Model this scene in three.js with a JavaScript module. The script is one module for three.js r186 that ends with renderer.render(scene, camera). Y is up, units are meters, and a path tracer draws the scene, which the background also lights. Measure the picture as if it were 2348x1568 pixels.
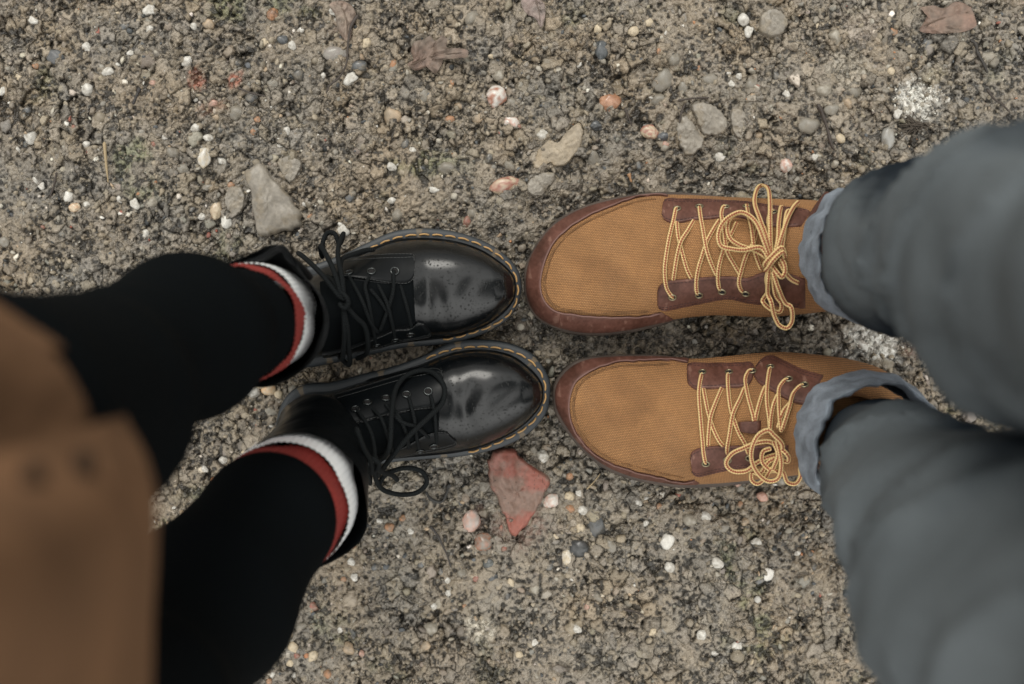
import * as THREE from 'three';
import { mergeGeometries, mergeVertices } from 'three/addons/utils/BufferGeometryUtils.js';
import { MarchingCubes } from 'three/addons/objects/MarchingCubes.js';

// ---------------------------------------------------------------- camera, sky, sun, exposure
const V3 = THREE.Vector3;
const scene = new THREE.Scene();
const EYE = new V3(0, 1.25, -0.0323), PX = 0.000385, PW = 2347, PH = 1568;     // PX: metres of ground per unit of the plan grid the layout is measured on
const REACH = EYE.length();
const camera = new THREE.PerspectiveCamera(2 * Math.atan(PX * PH / 2 / REACH) * 180 / Math.PI, 1024 / 684, 0.05, 200);
camera.up.set(0, 0, -1);
camera.position.copy(EYE);
camera.lookAt(0, 0, 0);
camera.focus = REACH - 0.055;
camera.userData.fStop = 2.8;
camera.updateMatrixWorld();

{ // overcast sky, brighter overhead and round the hidden sun
  const W = 256, Hh = 128, d = new Float32Array(W * Hh * 4);
  for (let j = 0; j < Hh; j++) for (let i = 0; i < W; i++) {
    const el = ((j + 0.5) / Hh - 0.5) * Math.PI, az = (i / W) * 2 * Math.PI, up = Math.sin(el);
    const soft = 1 + 0.10 * Math.sin(az * 2 + 1.3) * Math.cos(el) + 0.08 * Math.sin(az * 5 + up * 7) * Math.cos(el);
    const c = Math.cos(el), sx = Math.cos(az - Math.PI) * -c, sz = Math.sin(az - Math.PI) * -c, dot = (sx * -0.24 + up * 0.74 + sz * -0.63), glow = Math.exp(-Math.pow(Math.acos(Math.max(-1, Math.min(1, dot))) / 0.75, 2));
    const L = up > 0 ? 1.72 * ((0.6 + 2.4 * up) / 3 + 0.6 * glow) * soft : 0.2;
    d.set([L * 1.01, L, L * 0.965, 1], (j * W + i) * 4);
  }
  const sky = new THREE.DataTexture(d, W, Hh, THREE.RGBAFormat, THREE.FloatType);
  sky.mapping = THREE.EquirectangularReflectionMapping; sky.magFilter = THREE.LinearFilter; sky.needsUpdate = true;
  scene.background = sky; scene.environment = sky;
}
const sun = new THREE.DirectionalLight(new THREE.Color(1, 0.96, 0.88), 1.5);
sun.position.set(-0.6, 2.1, -2.0); sun.castShadow = true; sun.shadow.radius = 48;
sun.shadow.camera.left = sun.shadow.camera.bottom = -1.5; sun.shadow.camera.right = sun.shadow.camera.top = 1.5; sun.shadow.camera.far = 8;
sun.shadow.mapSize.set(2048, 2048);
scene.add(sun, sun.target);

const renderer = new THREE.WebGLRenderer({ antialias: true });
renderer.toneMapping = THREE.LinearToneMapping;
renderer.toneMappingExposure = 1.0;
renderer.shadowMap.enabled = true;

// ---------------------------------------------------------------- helpers
function rng(seed) { let a = seed >>> 0; return () => { a = (a + 0x6D2B79F5) | 0; let t = Math.imul(a ^ (a >>> 15), 1 | a); t = (t + Math.imul(t ^ (t >>> 7), 61 | t)) ^ t; return ((t ^ (t >>> 14)) >>> 0) / 4294967296; }; }
function hash2(x, y, s) { let h = Math.imul(x, 374761393) + Math.imul(y, 668265263) + Math.imul(s, 2147483647 ^ 97531); h = Math.imul(h ^ (h >>> 13), 1274126177); return ((h ^ (h >>> 16)) >>> 0) / 4294967296; }
function noise2(x, y, s = 0) {
  const xi = Math.floor(x), yi = Math.floor(y), fx = x - xi, fy = y - yi, u = fx * fx * (3 - 2 * fx), v = fy * fy * (3 - 2 * fy);
  const a = hash2(xi, yi, s), b = hash2(xi + 1, yi, s), c = hash2(xi, yi + 1, s), d = hash2(xi + 1, yi + 1, s);
  return a + (b - a) * u + (c - a) * v + (a - b - c + d) * u * v;
}
function fbm(x, y, s, oct) { let r = 0, a = 0.5, n = 0; for (let i = 0; i < oct; i++) { r += a * noise2(x, y, s + i * 17); n += a; a *= 0.5; x *= 2.03; y *= 2.03; } return r / n; }
function noise3(x, y, z, s = 0) { const zi = Math.floor(z), f = z - zi, u = f * f * (3 - 2 * f); return noise2(x, y, s + zi * 131) * (1 - u) + noise2(x, y, s + (zi + 1) * 131) * u; }
const clamp = (x, a = 0, b = 1) => Math.min(b, Math.max(a, x)), mix = (a, b, t) => a + (b - a) * t;
const smooth = (a, b, x) => { const t = clamp((x - a) / (b - a)); return t * t * (3 - 2 * t); };
const rgb = (r, g, b) => new THREE.Color().setRGB(r, g, b);
const hex = (h) => new THREE.Color(h);

// the point at height h that lies under plan position (u, v)
function P(u, v, h) {
  const f = EYE.clone().multiplyScalar(-1 / REACH), up = new V3(1, 0, 0).cross(f);
  const d = f.clone().addScaledVector(new V3(1, 0, 0), (u - PW / 2) * PX / REACH).addScaledVector(up, (PH / 2 - v) * PX / REACH);
  return EYE.clone().addScaledVector(d, (h - EYE.y) / d.y);
}
const scaleAt = (h) => PX * (1 - h / EYE.y);

const used = new Map();
function numbered(name) { const n = used.get(name) ?? 0; used.set(name, n + 1); return n ? name + '_' + String(n).padStart(3, '0') : name; }
function thing(name, label, category, pos, group) {
  const g = new THREE.Group(); g.name = numbered(name); if (pos) g.position.copy(pos);
  g.userData = { label, category }; if (group) g.userData.group = group;
  scene.add(g); return g;
}
function part(name, geo, mat, parent, label) {   // geometry in world metres; parents of parts sit at the origin or are shifted back
  const m = new THREE.Mesh(geo, mat); m.name = name; m.castShadow = m.receiveShadow = true;
  const off = new V3(); for (let p = parent; p && p !== scene; p = p.parent) off.add(p.position);
  m.position.copy(off).negate(); if (label) m.userData.label = label;
  parent.add(m); return m;
}
function piece(name, parent, label) { const g = new THREE.Group(); g.name = name; if (label) g.userData.label = label; parent.add(g); return g; }

function grid(nu, nv, fn, closed = false) {      // fn(i/nu, j/nv) -> [Vector3, u, v]
  const pos = [], uv = [], idx = [];
  for (let j = 0; j <= nv; j++) for (let i = 0; i <= nu; i++) { const [p, a, b] = fn(i / nu, j / nv, i, j); pos.push(p.x, p.y, p.z); uv.push(a, b); }
  for (let j = 0; j < nv; j++) for (let i = 0; i < nu; i++) { const a = j * (nu + 1) + i, b = a + 1, c = a + nu + 1, d = c + 1; idx.push(a, b, d, a, d, c); }
  const g = new THREE.BufferGeometry();
  g.setAttribute('position', new THREE.Float32BufferAttribute(pos, 3)); g.setAttribute('uv', new THREE.Float32BufferAttribute(uv, 2)); g.setIndex(idx);
  g.computeVertexNormals();
  if (closed) { const n = g.attributes.normal; for (let j = 0; j <= nv; j++) { const a = j * (nu + 1), b = a + nu, s = new V3().fromBufferAttribute(n, a).add(new V3().fromBufferAttribute(n, b)).normalize(); n.setXYZ(a, s.x, s.y, s.z); n.setXYZ(b, s.x, s.y, s.z); } }
  return g;
}
function curve2(pts, n, closed = false) {        // smooth line through plan points
  const c = new THREE.CatmullRomCurve3(pts.map((p) => new V3(p[0], p[1], p[2] ?? 0)), closed, 'centripetal');
  return c.getSpacedPoints(n).map((p) => [p.x, p.y, p.z]);
}
function tube(pts, r, per = 8, rad = 8, closed = false, flat = 1) {  // round cord through world points, u around (0 = upper side), v along in metres
  const c = new THREE.CatmullRomCurve3(pts, closed, 'centripetal'), n = Math.max(6, Math.round(pts.length * per)), ps = c.getSpacedPoints(n);
  let len = 0; const L = ps.map((p, i) => (len += i ? p.distanceTo(ps[i - 1]) : 0));
  return grid(rad, n, (a, b, i, j) => {
    const t = ps[Math.min(n, j + 1)].clone().sub(ps[Math.max(0, j - 1)]).normalize();
    let side = t.clone().cross(new V3(0, 1, 0)); if (side.lengthSq() < 1e-4) side.set(0, 0, 1); side.normalize();
    const up = side.clone().cross(t), w = (a - 0.5) * 2 * Math.PI, rr = typeof r === 'function' ? r(b) : r;
    const e = !closed && (j === 0 || j === n) ? 0.25 : 1;
    return [ps[j].clone().addScaledVector(up, Math.cos(w) * rr * e * flat).addScaledVector(side, Math.sin(w) * rr * e), a, L[j]];
  }, true);
}
function rings(list, nseg, sub, warp, capTop = false) { // tube through circles [height, u, v, radius] measured on the plan grid
  const c = new THREE.CatmullRomCurve3(list.map((k) => { const p = P(k[1], k[2], k[0]); return p; }), false, 'centripetal');
  const rr = list.map((k) => k[3] * scaleAt(k[0])), n = (list.length - 1) * sub;
  return grid(nseg, n, (a, b) => {
    const x = b * (list.length - 1), i = Math.min(list.length - 2, Math.floor(x)), f = x - i;
    const p = c.getPoint(b), r0 = rr[Math.max(0, i - 1)], r1 = rr[i], r2 = rr[i + 1], r3 = rr[Math.min(rr.length - 1, i + 2)];
    const r = 0.5 * (2 * r1 + (r2 - r0) * f + (2 * r0 - 5 * r1 + 4 * r2 - r3) * f * f + (3 * r1 - r0 - 3 * r2 + r3) * f * f * f);
    const an = a * Math.PI * 2, q = warp ? warp(an, b, p.y) : 0, lift = Array.isArray(q) ? q[1] : 0, dr = Array.isArray(q) ? q[0] : q;
    return [new V3(p.x + Math.cos(an) * (r + dr), p.y + lift, p.z + Math.sin(an) * (r + dr)), a * 2 * Math.PI * r, p.y];
  }, true);
}
// computed textures
function dataTex(w, h, fn, srgb, wrap = THREE.RepeatWrapping) {
  const d = new Uint8Array(w * h * 4);
  for (let y = 0; y < h; y++) for (let x = 0; x < w; x++) { const c = fn(x, y), k = (y * w + x) * 4; d[k] = c[0]; d[k + 1] = c[1]; d[k + 2] = c[2]; d[k + 3] = 255; }
  const t = new THREE.DataTexture(d, w, h, THREE.RGBAFormat); t.magFilter = THREE.LinearFilter; t.minFilter = THREE.LinearMipmapLinearFilter; t.generateMipmaps = true;
  t.wrapS = t.wrapT = wrap; if (srgb) t.colorSpace = THREE.SRGBColorSpace; t.needsUpdate = true; return t;
}
const enc = (x) => 255 * Math.pow(clamp(x), 1 / 2.2);
const tileN = (x, y, n, s, size) => { const h = (a, b) => hash2(((a % n) + n) % n, ((b % n) + n) % n, s), X = x / size * n, Y = y / size * n, xi = Math.floor(X), yi = Math.floor(Y), fx = X - xi, fy = Y - yi, u = fx * fx * (3 - 2 * fx), v = fy * fy * (3 - 2 * fy); return mix(mix(h(xi, yi), h(xi + 1, yi), u), mix(h(xi, yi + 1), h(xi + 1, yi + 1), u), v); };
const tileF = (x, y, n, s, size, o = 4) => { let r = 0, a = 0.5, t = 0; for (let i = 0; i < o; i++) { r += a * tileN(x, y, n << i, s + i * 7, size); t += a; a *= 0.55; } return r / t; };
// ---------------------------------------------------------------- ground: one sheet of wet mud and trodden-in gravel
const GW = 1.12, GH = 0.77, TW = 2048, TH = 1408;
const hgt = new Float32Array(TW * TH), colr = new Float32Array(TW * TH * 3), wet = new Float32Array(TW * TH);
const texX = (x) => (x / GW + 0.5) * TW - 0.5, texZ = (z) => (z / GH + 0.5) * TH - 0.5, MPT = GW / TW;
const MUD = [0.228, 0.194, 0.149], SOIL = [0.02, 0.017, 0.0125];
// packed chips: nearest and second nearest of jittered points
const CELL = { f1: 0, f2: 0, a: 0, b: 0, a2: 0, b2: 0, dx: 0, dz: 0 };
function cell(x, z, size, s) {
  const X = x / size, Z = z / size, xi = Math.floor(X), zi = Math.floor(Z); let f1 = 9, f2 = 9;
  for (let b = zi - 1; b <= zi + 1; b++) for (let a = xi - 1; a <= xi + 1; a++) {
    const dx = a + hash2(a, b, s) - X, dz = b + hash2(a, b, s + 1) - Z, d = dx * dx + dz * dz;
    if (d < f1) { f2 = f1; CELL.a2 = CELL.a; CELL.b2 = CELL.b; f1 = d; CELL.a = a; CELL.b = b; CELL.dx = dx; CELL.dz = dz; } else if (d < f2) { f2 = d; CELL.a2 = a; CELL.b2 = b; }
  }
  CELL.f1 = Math.sqrt(f1); CELL.f2 = Math.sqrt(f2); return CELL;
}
const TONES = [[1, 1, 1], [1.12, 1.1, 1.06], [0.82, 0.84, 0.87], [1.2, 1.2, 1.2], [0.92, 0.88, 0.8], [0.66, 0.69, 0.74], [1.05, 1.07, 1.12], [1.0, 0.95, 0.84]];
for (let j = 0; j < TH; j++) for (let i = 0; i < TW; i++) {
  const x = i * MPT, z = j * (GH / TH), k = j * TW + i;
  const lo = fbm(x * 9, z * 9, 3, 3), mid = fbm(x * 60, z * 60, 11, 3), fine = fbm(x * 330, z * 330, 29, 3), grain = hash2(i, j, 5);
  const wx = x + (noise2(x * 210, z * 210, 101) - 0.5) * 0.0032 + (noise2(x * 700, z * 700, 103) - 0.5) * 0.0011, wz = z + (noise2(x * 210, z * 210, 105) - 0.5) * 0.0032 + (noise2(x * 700, z * 700, 107) - 0.5) * 0.0011;
  let c = cell(wx, wz, 0.0125, 201), size = 0.0125, deep = 0.0021, gap = 9;
  const bigHere = hash2(c.a, c.b, 203) < 0.46, bigNext = hash2(c.a2, c.b2, 203) < 0.46;
  if (!bigHere) {
    if (bigNext) gap = (c.f2 - c.f1) * size;
    c = cell(wx, wz, 0.0056, 211); size = 0.0056; deep = 0.0014;
    if (hash2(c.a, c.b, 213) > 0.55) { c = cell(wx, wz, 0.0026, 221); size = 0.0026; deep = 0.0009; }
  }
  const A = c.a, B = c.b, edgeD = Math.min(gap, (c.f2 - c.f1) * size), w = 0.0004 + size * 0.07, crack = (1 - smooth(0, w, edgeD)) * smooth(bigHere ? 0.1 : 0.3, bigHere ? 0.5 : 0.62, noise2(x * 150, z * 150, 251) * 0.6 + noise2(x * 40, z * 40, 253) * 0.4), bev = 1 - smooth(0, w * 3.2, edgeD);
  const mudded = smooth(0.5, 0.66, fbm(x * 17 + 5, z * 17, 231, 3)) * 0.68, show = 1 - mudded;
  const h1 = hash2(A, B, 241), tx = hash2(A, B, 243) - 0.5, tz = hash2(A, B, 245) - 0.5;
  hgt[k] = (lo - 0.5) * 0.009 + (mid - 0.5) * 0.0105 + (fine - 0.5) * 0.006 + (grain - 0.5) * 0.0002 + show * ((h1 - 0.5) * size * 0.52 + (c.dx * tx + c.dz * tz) * size * 0.95 - crack * deep - bev * deep * 0.5);
  const T = TONES[Math.floor(h1 * 7919) % 8], tone = (0.83 + 0.3 * mid + 0.5 * (fine - 0.5) + 0.22 * (grain - 0.5) + 0.3 * (lo - 0.5)) * (0.86 + 0.28 * hash2(A, B, 247)), warm = fbm(x * 24, z * 24, 51, 2) - 0.5, moss = 0.45 * smooth(0.6, 0.78, fbm(x * 13 + 3, z * 13, 77, 3)) * smooth(0.55, 0.3, mid);
  const soil = Math.max(show * crack * 0.85, smooth(0.48, 0.37, fine * 0.65 + mid * 0.35) * 0.9);
  for (let q = 0; q < 3; q++) colr[k * 3 + q] = mix(MUD[q] * mix(T[q], 1, 0.35 + 0.5 * mudded), SOIL[q], soil) * tone * (1 + [0.16, 0, -0.22][q] * warm) * (1 - [0.3, 0.04, 0.5][q] * moss);
  wet[k] = 0.46 + 0.35 * (lo - 0.5) + 0.3 * (mid - 0.5) + 0.12 * (h1 - 0.5);
}
const dry = [[0.215, 0.178, 0.128], [0.18, 0.15, 0.11], [0.245, 0.204, 0.15], [0.125, 0.106, 0.082], [0.19, 0.175, 0.148], [0.255, 0.225, 0.18]];
const vivid = [[0.62, 0.58, 0.50], [0.52, 0.46, 0.37], [0.045, 0.05, 0.052], [0.07, 0.075, 0.08], [0.36, 0.16, 0.07], [0.30, 0.08, 0.05], [0.3, 0.22, 0.14], [0.12, 0.13, 0.13], [0.45, 0.4, 0.33]];
// presses one stone into the height field: a faceted chip or a rounded pebble
function press(x, z, r, aspect, turn, kind, col, rnd, sink = 0.35, tallness = 0.5, cover = 0) {
  const rx = r, rz = r * aspect, cs = Math.cos(turn), sn = Math.sin(turn), big = Math.max(rx, rz) * 1.4;
  const i0 = Math.max(0, Math.floor(texX(x - big))), i1 = Math.min(TW - 1, Math.ceil(texX(x + big))), j0 = Math.max(0, Math.floor(texZ(z - big))), j1 = Math.min(TH - 1, Math.ceil(texZ(z + big)));
  if (i1 <= i0 || j1 <= j0) return;
  const ci = clamp(Math.round(texX(x)), 0, TW - 1), cj = clamp(Math.round(texZ(z)), 0, TH - 1), base = hgt[cj * TW + ci] * 0.6 - r * sink * tallness, top = r * tallness;
  const nf = 5 + Math.floor(rnd() * 4), f = []; let a0 = rnd() * 6.28;
  for (let q = 0; q < nf; q++) { const a = a0 + (q + (rnd() - 0.5) * 0.7) / nf * 6.283; f.push([Math.cos(a), Math.sin(a), 0.62 + rnd() * 0.35, 0.9 + rnd() * 2.4]); }
  const tx = (rnd() - 0.5) * 0.9, tz = (rnd() - 0.5) * 0.9, ns = Math.floor(rnd() * 1000);
  for (let j = j0; j <= j1; j++) for (let i = i0; i <= i1; i++) {
    const wob = 1 + (noise2(i * 0.16, j * 0.16, ns + 31) - 0.5) * 0.5, dx = (i + 0.5) * MPT - GW / 2 - x, dz = (j + 0.5) * (GH / TH) - GH / 2 - z, a = (dx * cs + dz * sn) / rx * wob, b = (-dx * sn + dz * cs) / rz * wob;
    let h; const kk = j * TW + i, rimq = Math.hypot(a, b), groove = () => { if (rimq < 1.25 && hgt[kk] < base + top * 0.85) { const gq = smooth(1.25, 0.95, rimq); hgt[kk] -= gq * Math.min(0.0012, r * 0.18); for (let c = 0; c < 3; c++) colr[kk * 3 + c] = mix(colr[kk * 3 + c], SOIL[c], gq * 0.45); } };
    if (kind) { const q = a * a + b * b; if (q >= 1) { groove(); continue; } h = Math.sqrt(1 - q); }
    else { h = 1 + a * tx + b * tz; for (const w of f) { const e = a * w[0] + b * w[1] - w[2] * 0.72; if (e > 0) h -= e * w[3] * 2; } if (h <= 0) { groove(); continue; } h = Math.min(h, 0.75 + 0.25 * h); }
    const k = j * TW + i, g = hash2(i, j, ns), y = base + h * top + (noise2(i * 0.31, j * 0.31, ns) - 0.5) * 0.0007 + (g - 0.5) * 0.00012;
    if (y > hgt[k]) {
      hgt[k] = y;
      const m = clamp(cover * (0.6 + 0.8 * noise2(i * 0.12, j * 0.12, ns + 3))), t = 0.86 + 0.28 * noise2(i * 0.2, j * 0.2, ns + 9) + 0.12 * (g - 0.5);
      for (let c = 0; c < 3; c++) colr[k * 3 + c] = mix(col[c] * t * 1.12, colr[k * 3 + c], m);
      wet[k] = mix(0.42, 0.6, noise2(i * 0.1, j * 0.1, ns + 5));
    }
  }
}
{
  const rnd = rng(41);
  const jit = (c, a) => { const t = 1 + (rnd() - 0.5) * a; return c.map((v) => v * t * (1 + (rnd() - 0.5) * 0.08)); };
  for (const [count, small, large] of [[9000, 0.0007, 0.002], [3600, 0.0016, 0.0042], [560, 0.0035, 0.0085], [4000, 0.0006, 0.0015]]) for (let n = 0; n < count; n++) {
    const x = (rnd() - 0.5) * GW, z = (rnd() - 0.5) * GH;
    const crowd = fbm(x * 11 + 40, z * 11, 91, 3), u = rnd();
    const r = small + (large - small) * u * u;
    if (rnd() > 0.5 + 1.2 * smooth(0.3, 0.6, crowd)) continue;
    const vivd = rnd() < (x < -0.12 ? 0.13 : 0.06) * (r > 0.004 ? 0.35 : 1);
    press(x, z, r, 0.55 + rnd() * 0.45, rnd() * 3.14, rnd() < 0.3, jit(vivd ? vivid[Math.floor(rnd() * rnd() * 9)] : dry[Math.floor(rnd() * 6)], 0.3), rnd, 0.1 + rnd() * 0.6, 0.5 + rnd() * 0.4, vivd ? 0.4 * rnd() : 0.3 * rnd());
  }
}
// stains of brick dust and crumbled lime, plus shade painted beside the shoes
function blotch(u, v, ru, rv, col, amount, s) {
  const c = P(u, v, 0), R = Math.max(ru, rv) * PX * 1.3;
  for (let j = Math.max(0, Math.floor(texZ(c.z - R))); j < Math.min(TH, texZ(c.z + R)); j++) for (let i = Math.max(0, Math.floor(texX(c.x - R))); i < Math.min(TW, texX(c.x + R)); i++) {
    const x = (i + 0.5) * MPT - GW / 2 - c.x, z = (j + 0.5) * (GH / TH) - GH / 2 - c.z, q = Math.hypot(x / (ru * PX), z / (rv * PX));
    const m = amount * smooth(1.1, 0.35, q + (fbm(i * 0.035, j * 0.035, s, 4) - 0.5) * 1.5) * (0.35 + 0.65 * smooth(0.42, 0.58, noise2(i * 0.22, j * 0.22, s + 1))), k = (j * TW + i) * 3;
    for (let q2 = 0; q2 < 3; q2++) colr[k + q2] = mix(colr[k + q2], col[q2] * (0.85 + 0.3 * noise2(i * 0.4, j * 0.4, s + 2)), m);
  }
}
blotch(448, 180, 26, 36, [0.33, 0.12, 0.07], 0.75, 301); blotch(540, 182, 22, 22, [0.36, 0.13, 0.08], 0.85, 302); blotch(485, 250, 45, 30, [0.30, 0.15, 0.09], 0.45, 303);
blotch(2108, 222, 62, 52, [0.7, 0.68, 0.62], 1, 304); blotch(2150, 165, 40, 26, [0.42, 0.37, 0.27], 0.8, 305); blotch(1950, 150, 60, 55, [0.40, 0.36, 0.29], 0.7, 306); blotch(1975, 65, 45, 50, [0.42, 0.36, 0.30], 0.6, 307);
blotch(1995, 790, 88, 52, [0.74, 0.73, 0.68], 1, 308); blotch(2085, 800, 40, 38, [0.20, 0.12, 0.085], 0.8, 309); blotch(1190, 1215, 120, 60, [0.20, 0.12, 0.09], 0.6, 310); blotch(1105, 1440, 40, 35, [0.62, 0.57, 0.47], 0.9, 311);
blotch(655, 1475, 34, 34, [0.68, 0.64, 0.55], 0.9, 312); blotch(790, 55, 34, 60, [0.26, 0.19, 0.14], 0.6, 313); blotch(1130, 760, 200, 20, [0.05, 0.043, 0.035], 0.8, 314); blotch(1600, 785, 330, 36, [0.05, 0.043, 0.035], 0.9, 315);  // thin dark strips here: shade between the shoes, painted into the mud colour
blotch(1250, 735, 90, 40, [0.05, 0.043, 0.035], 0.8, 316); blotch(1400, 430, 150, 16, [0.07, 0.06, 0.047], 0.6, 317);  // dark strips along the tan shoe: shade painted into the mud colour
const groundY = (x, z) => { const a = clamp(texX(x), 0, TW - 2), b = clamp(texZ(z), 0, TH - 2), i = Math.floor(a), j = Math.floor(b), f = a - i, g = b - j, k = j * TW + i; return mix(mix(hgt[k], hgt[k + 1], f), mix(hgt[k + TW], hgt[k + TW + 1], f), g); };
// ---------------------------------------------------------------- ground mesh
let ground;
function buildGround() {
  const NX = 960, NZ = 660, vy = new Float32Array((NX + 1) * (NZ + 1));
  const edge = (x, z) => smooth(0, 0.03, Math.min(GW / 2 - Math.abs(x), GH / 2 - Math.abs(z)));
  for (let j = 0; j <= NZ; j++) for (let i = 0; i <= NX; i++) {
    const x = (i / NX - 0.5) * GW, z = (j / NZ - 0.5) * GH, e = MPT * 0.5;
    vy[j * (NX + 1) + i] = (groundY(x - e, z - e) + groundY(x + e, z - e) + groundY(x - e, z + e) + groundY(x + e, z + e)) / 4 * edge(x, z);
  }
  const pos = [], uv = [], idx = [];
  for (let j = 0; j <= NZ; j++) for (let i = 0; i <= NX; i++) { pos.push((i / NX - 0.5) * GW, vy[j * (NX + 1) + i], (j / NZ - 0.5) * GH); uv.push(i / NX, j / NZ); }
  for (let j = 0; j < NZ; j++) for (let i = 0; i < NX; i++) { const a = j * (NX + 1) + i, c = a + NX + 1; idx.push(a, c, a + 1, a + 1, c, c + 1); }
  const X = [-40, -GW / 2, GW / 2, 40], Z = [-40, -GH / 2, GH / 2, 40];
  for (let j = 0; j < 3; j++) for (let i = 0; i < 3; i++) if (i !== 1 || j !== 1) {
    const s = pos.length / 3;
    for (const [a, b] of [[i, j], [i + 1, j], [i, j + 1], [i + 1, j + 1]]) { pos.push(X[a], 0, Z[b]); uv.push(X[a] / GW + 0.5, Z[b] / GH + 0.5); }
    idx.push(s, s + 2, s + 1, s + 1, s + 2, s + 3);
  }
  const g = new THREE.BufferGeometry();
  g.setAttribute('position', new THREE.Float32BufferAttribute(pos, 3)); g.setAttribute('uv', new THREE.Float32BufferAttribute(uv, 2)); g.setIndex(idx); g.computeVertexNormals();
  const W = THREE.MirroredRepeatWrapping;
  const map = dataTex(TW, TH, (x, y) => { const k = (y * TW + x) * 3; return [enc(colr[k]), enc(colr[k + 1]), enc(colr[k + 2])]; }, true, W);
  const rough = dataTex(TW, TH, (x, y) => { const r = 255 * clamp(wet[y * TW + x], 0.25, 1); return [r, r, r]; }, false, W);
  const at = (x, y) => { const a = clamp((x + 0.5) / TW * NX, 0, NX - 0.001), b = clamp((y + 0.5) / TH * NZ, 0, NZ - 0.001), i = Math.floor(a), j = Math.floor(b), f = a - i, q = b - j, k = j * (NX + 1) + i; return mix(mix(vy[k], vy[k + 1], f), mix(vy[k + NX + 1], vy[k + NX + 2], f), q); };
  const bump = dataTex(TW, TH, (x, y) => { const v = 127.5 + (hgt[y * TW + x] - at(x, y)) / 0.004 * 255; const c = clamp(v, 0, 255); return [c, c, c]; }, false, W);
  const m = new THREE.MeshStandardMaterial({ map, roughnessMap: rough, roughness: 1, bumpMap: bump, bumpScale: 0.004 });
  ground = new THREE.Mesh(g, m); ground.name = 'ground'; ground.receiveShadow = ground.castShadow = true; ground.userData.kind = 'structure';
  scene.add(ground);
}
buildGround();

// ---------------------------------------------------------------- stones
function stoneGeo(rx, ry, rz, seed, angular, detail, c1, c2, mixScale = 2.8, mixAt = 0.5) {
  let g = new THREE.IcosahedronGeometry(1, detail); g = mergeVertices((g.deleteAttribute('uv'), g.deleteAttribute('normal'), g));
  const r = rng(seed), planes = [], p = g.attributes.position, v = new V3(), col = [];
  for (let i = 0; i < 13; i++) planes.push([new V3(r() - 0.5, (r() - 0.5) * 0.9, r() - 0.5).normalize(), 0.66 + r() * 0.3]);
  for (let i = 0; i < p.count; i++) {
    v.fromBufferAttribute(p, i).normalize(); const d = v.clone();
    let k = 1; for (const [n, q] of planes) { const c = n.dot(v); if (c > 0.05) k = Math.min(k, q / c); }
    k = mix(1, k, angular) * (1 + (noise3(d.x * 1.6 + 5, d.y * 1.6, d.z * 1.6, seed) - 0.5) * 0.35 + (noise3(d.x * 5, d.y * 5, d.z * 5, seed + 2) - 0.5) * 0.09);
    p.setXYZ(i, d.x * k * rx, d.y * k * ry, d.z * k * rz);
    if (c1) { const m = smooth(mixAt - 0.2, mixAt + 0.2, 0.65 * noise3(d.x * mixScale + 9, d.y * mixScale, d.z * mixScale, seed + 5) + 0.35 * noise3(d.x * mixScale * 3.1, d.y * mixScale * 3.1, d.z * mixScale * 3.1, seed + 6)), t = 0.85 + 0.3 * noise3(d.x * 6, d.y * 6, d.z * 6, seed + 8), b = c2 ?? c1; col.push(mix(c1[0], b[0], m) * t, mix(c1[1], b[1], m) * t, mix(c1[2], b[2], m) * t); }
  }
  if (c1) g.setAttribute('color', new THREE.Float32BufferAttribute(col, 3));
  g.computeVertexNormals();
  return g;
}
const grit = dataTex(128, 128, (x, y) => { const v = 255 * tileF(x, y, 8, 71, 128, 4); return [v, v, v]; });
const stoneMat = new THREE.MeshStandardMaterial({ vertexColors: true, roughness: 0.42 });
const wetStoneMat = new THREE.MeshPhysicalMaterial({ vertexColors: true, roughness: 0.5, clearcoat: 0.6, clearcoatRoughness: 0.2 });
const spot = (u, v) => { const p = P(u, v, 0); p.y = groundY(p.x, p.z); return p; };
const C = { white: [0.56, 0.54, 0.49], cream: [0.48, 0.4, 0.28], tan: [0.36, 0.27, 0.18], orange: [0.34, 0.17, 0.085], rust: [0.3, 0.125, 0.075], red: [0.29, 0.11, 0.08], pink: [0.45, 0.27, 0.21], grey: [0.21, 0.195, 0.165], pale: [0.31, 0.285, 0.235], slate: [0.075, 0.08, 0.083], black: [0.025, 0.027, 0.027], mud: [0.23, 0.195, 0.143], brown: [0.13, 0.085, 0.06], rose: [0.24, 0.1, 0.07] };
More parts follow.
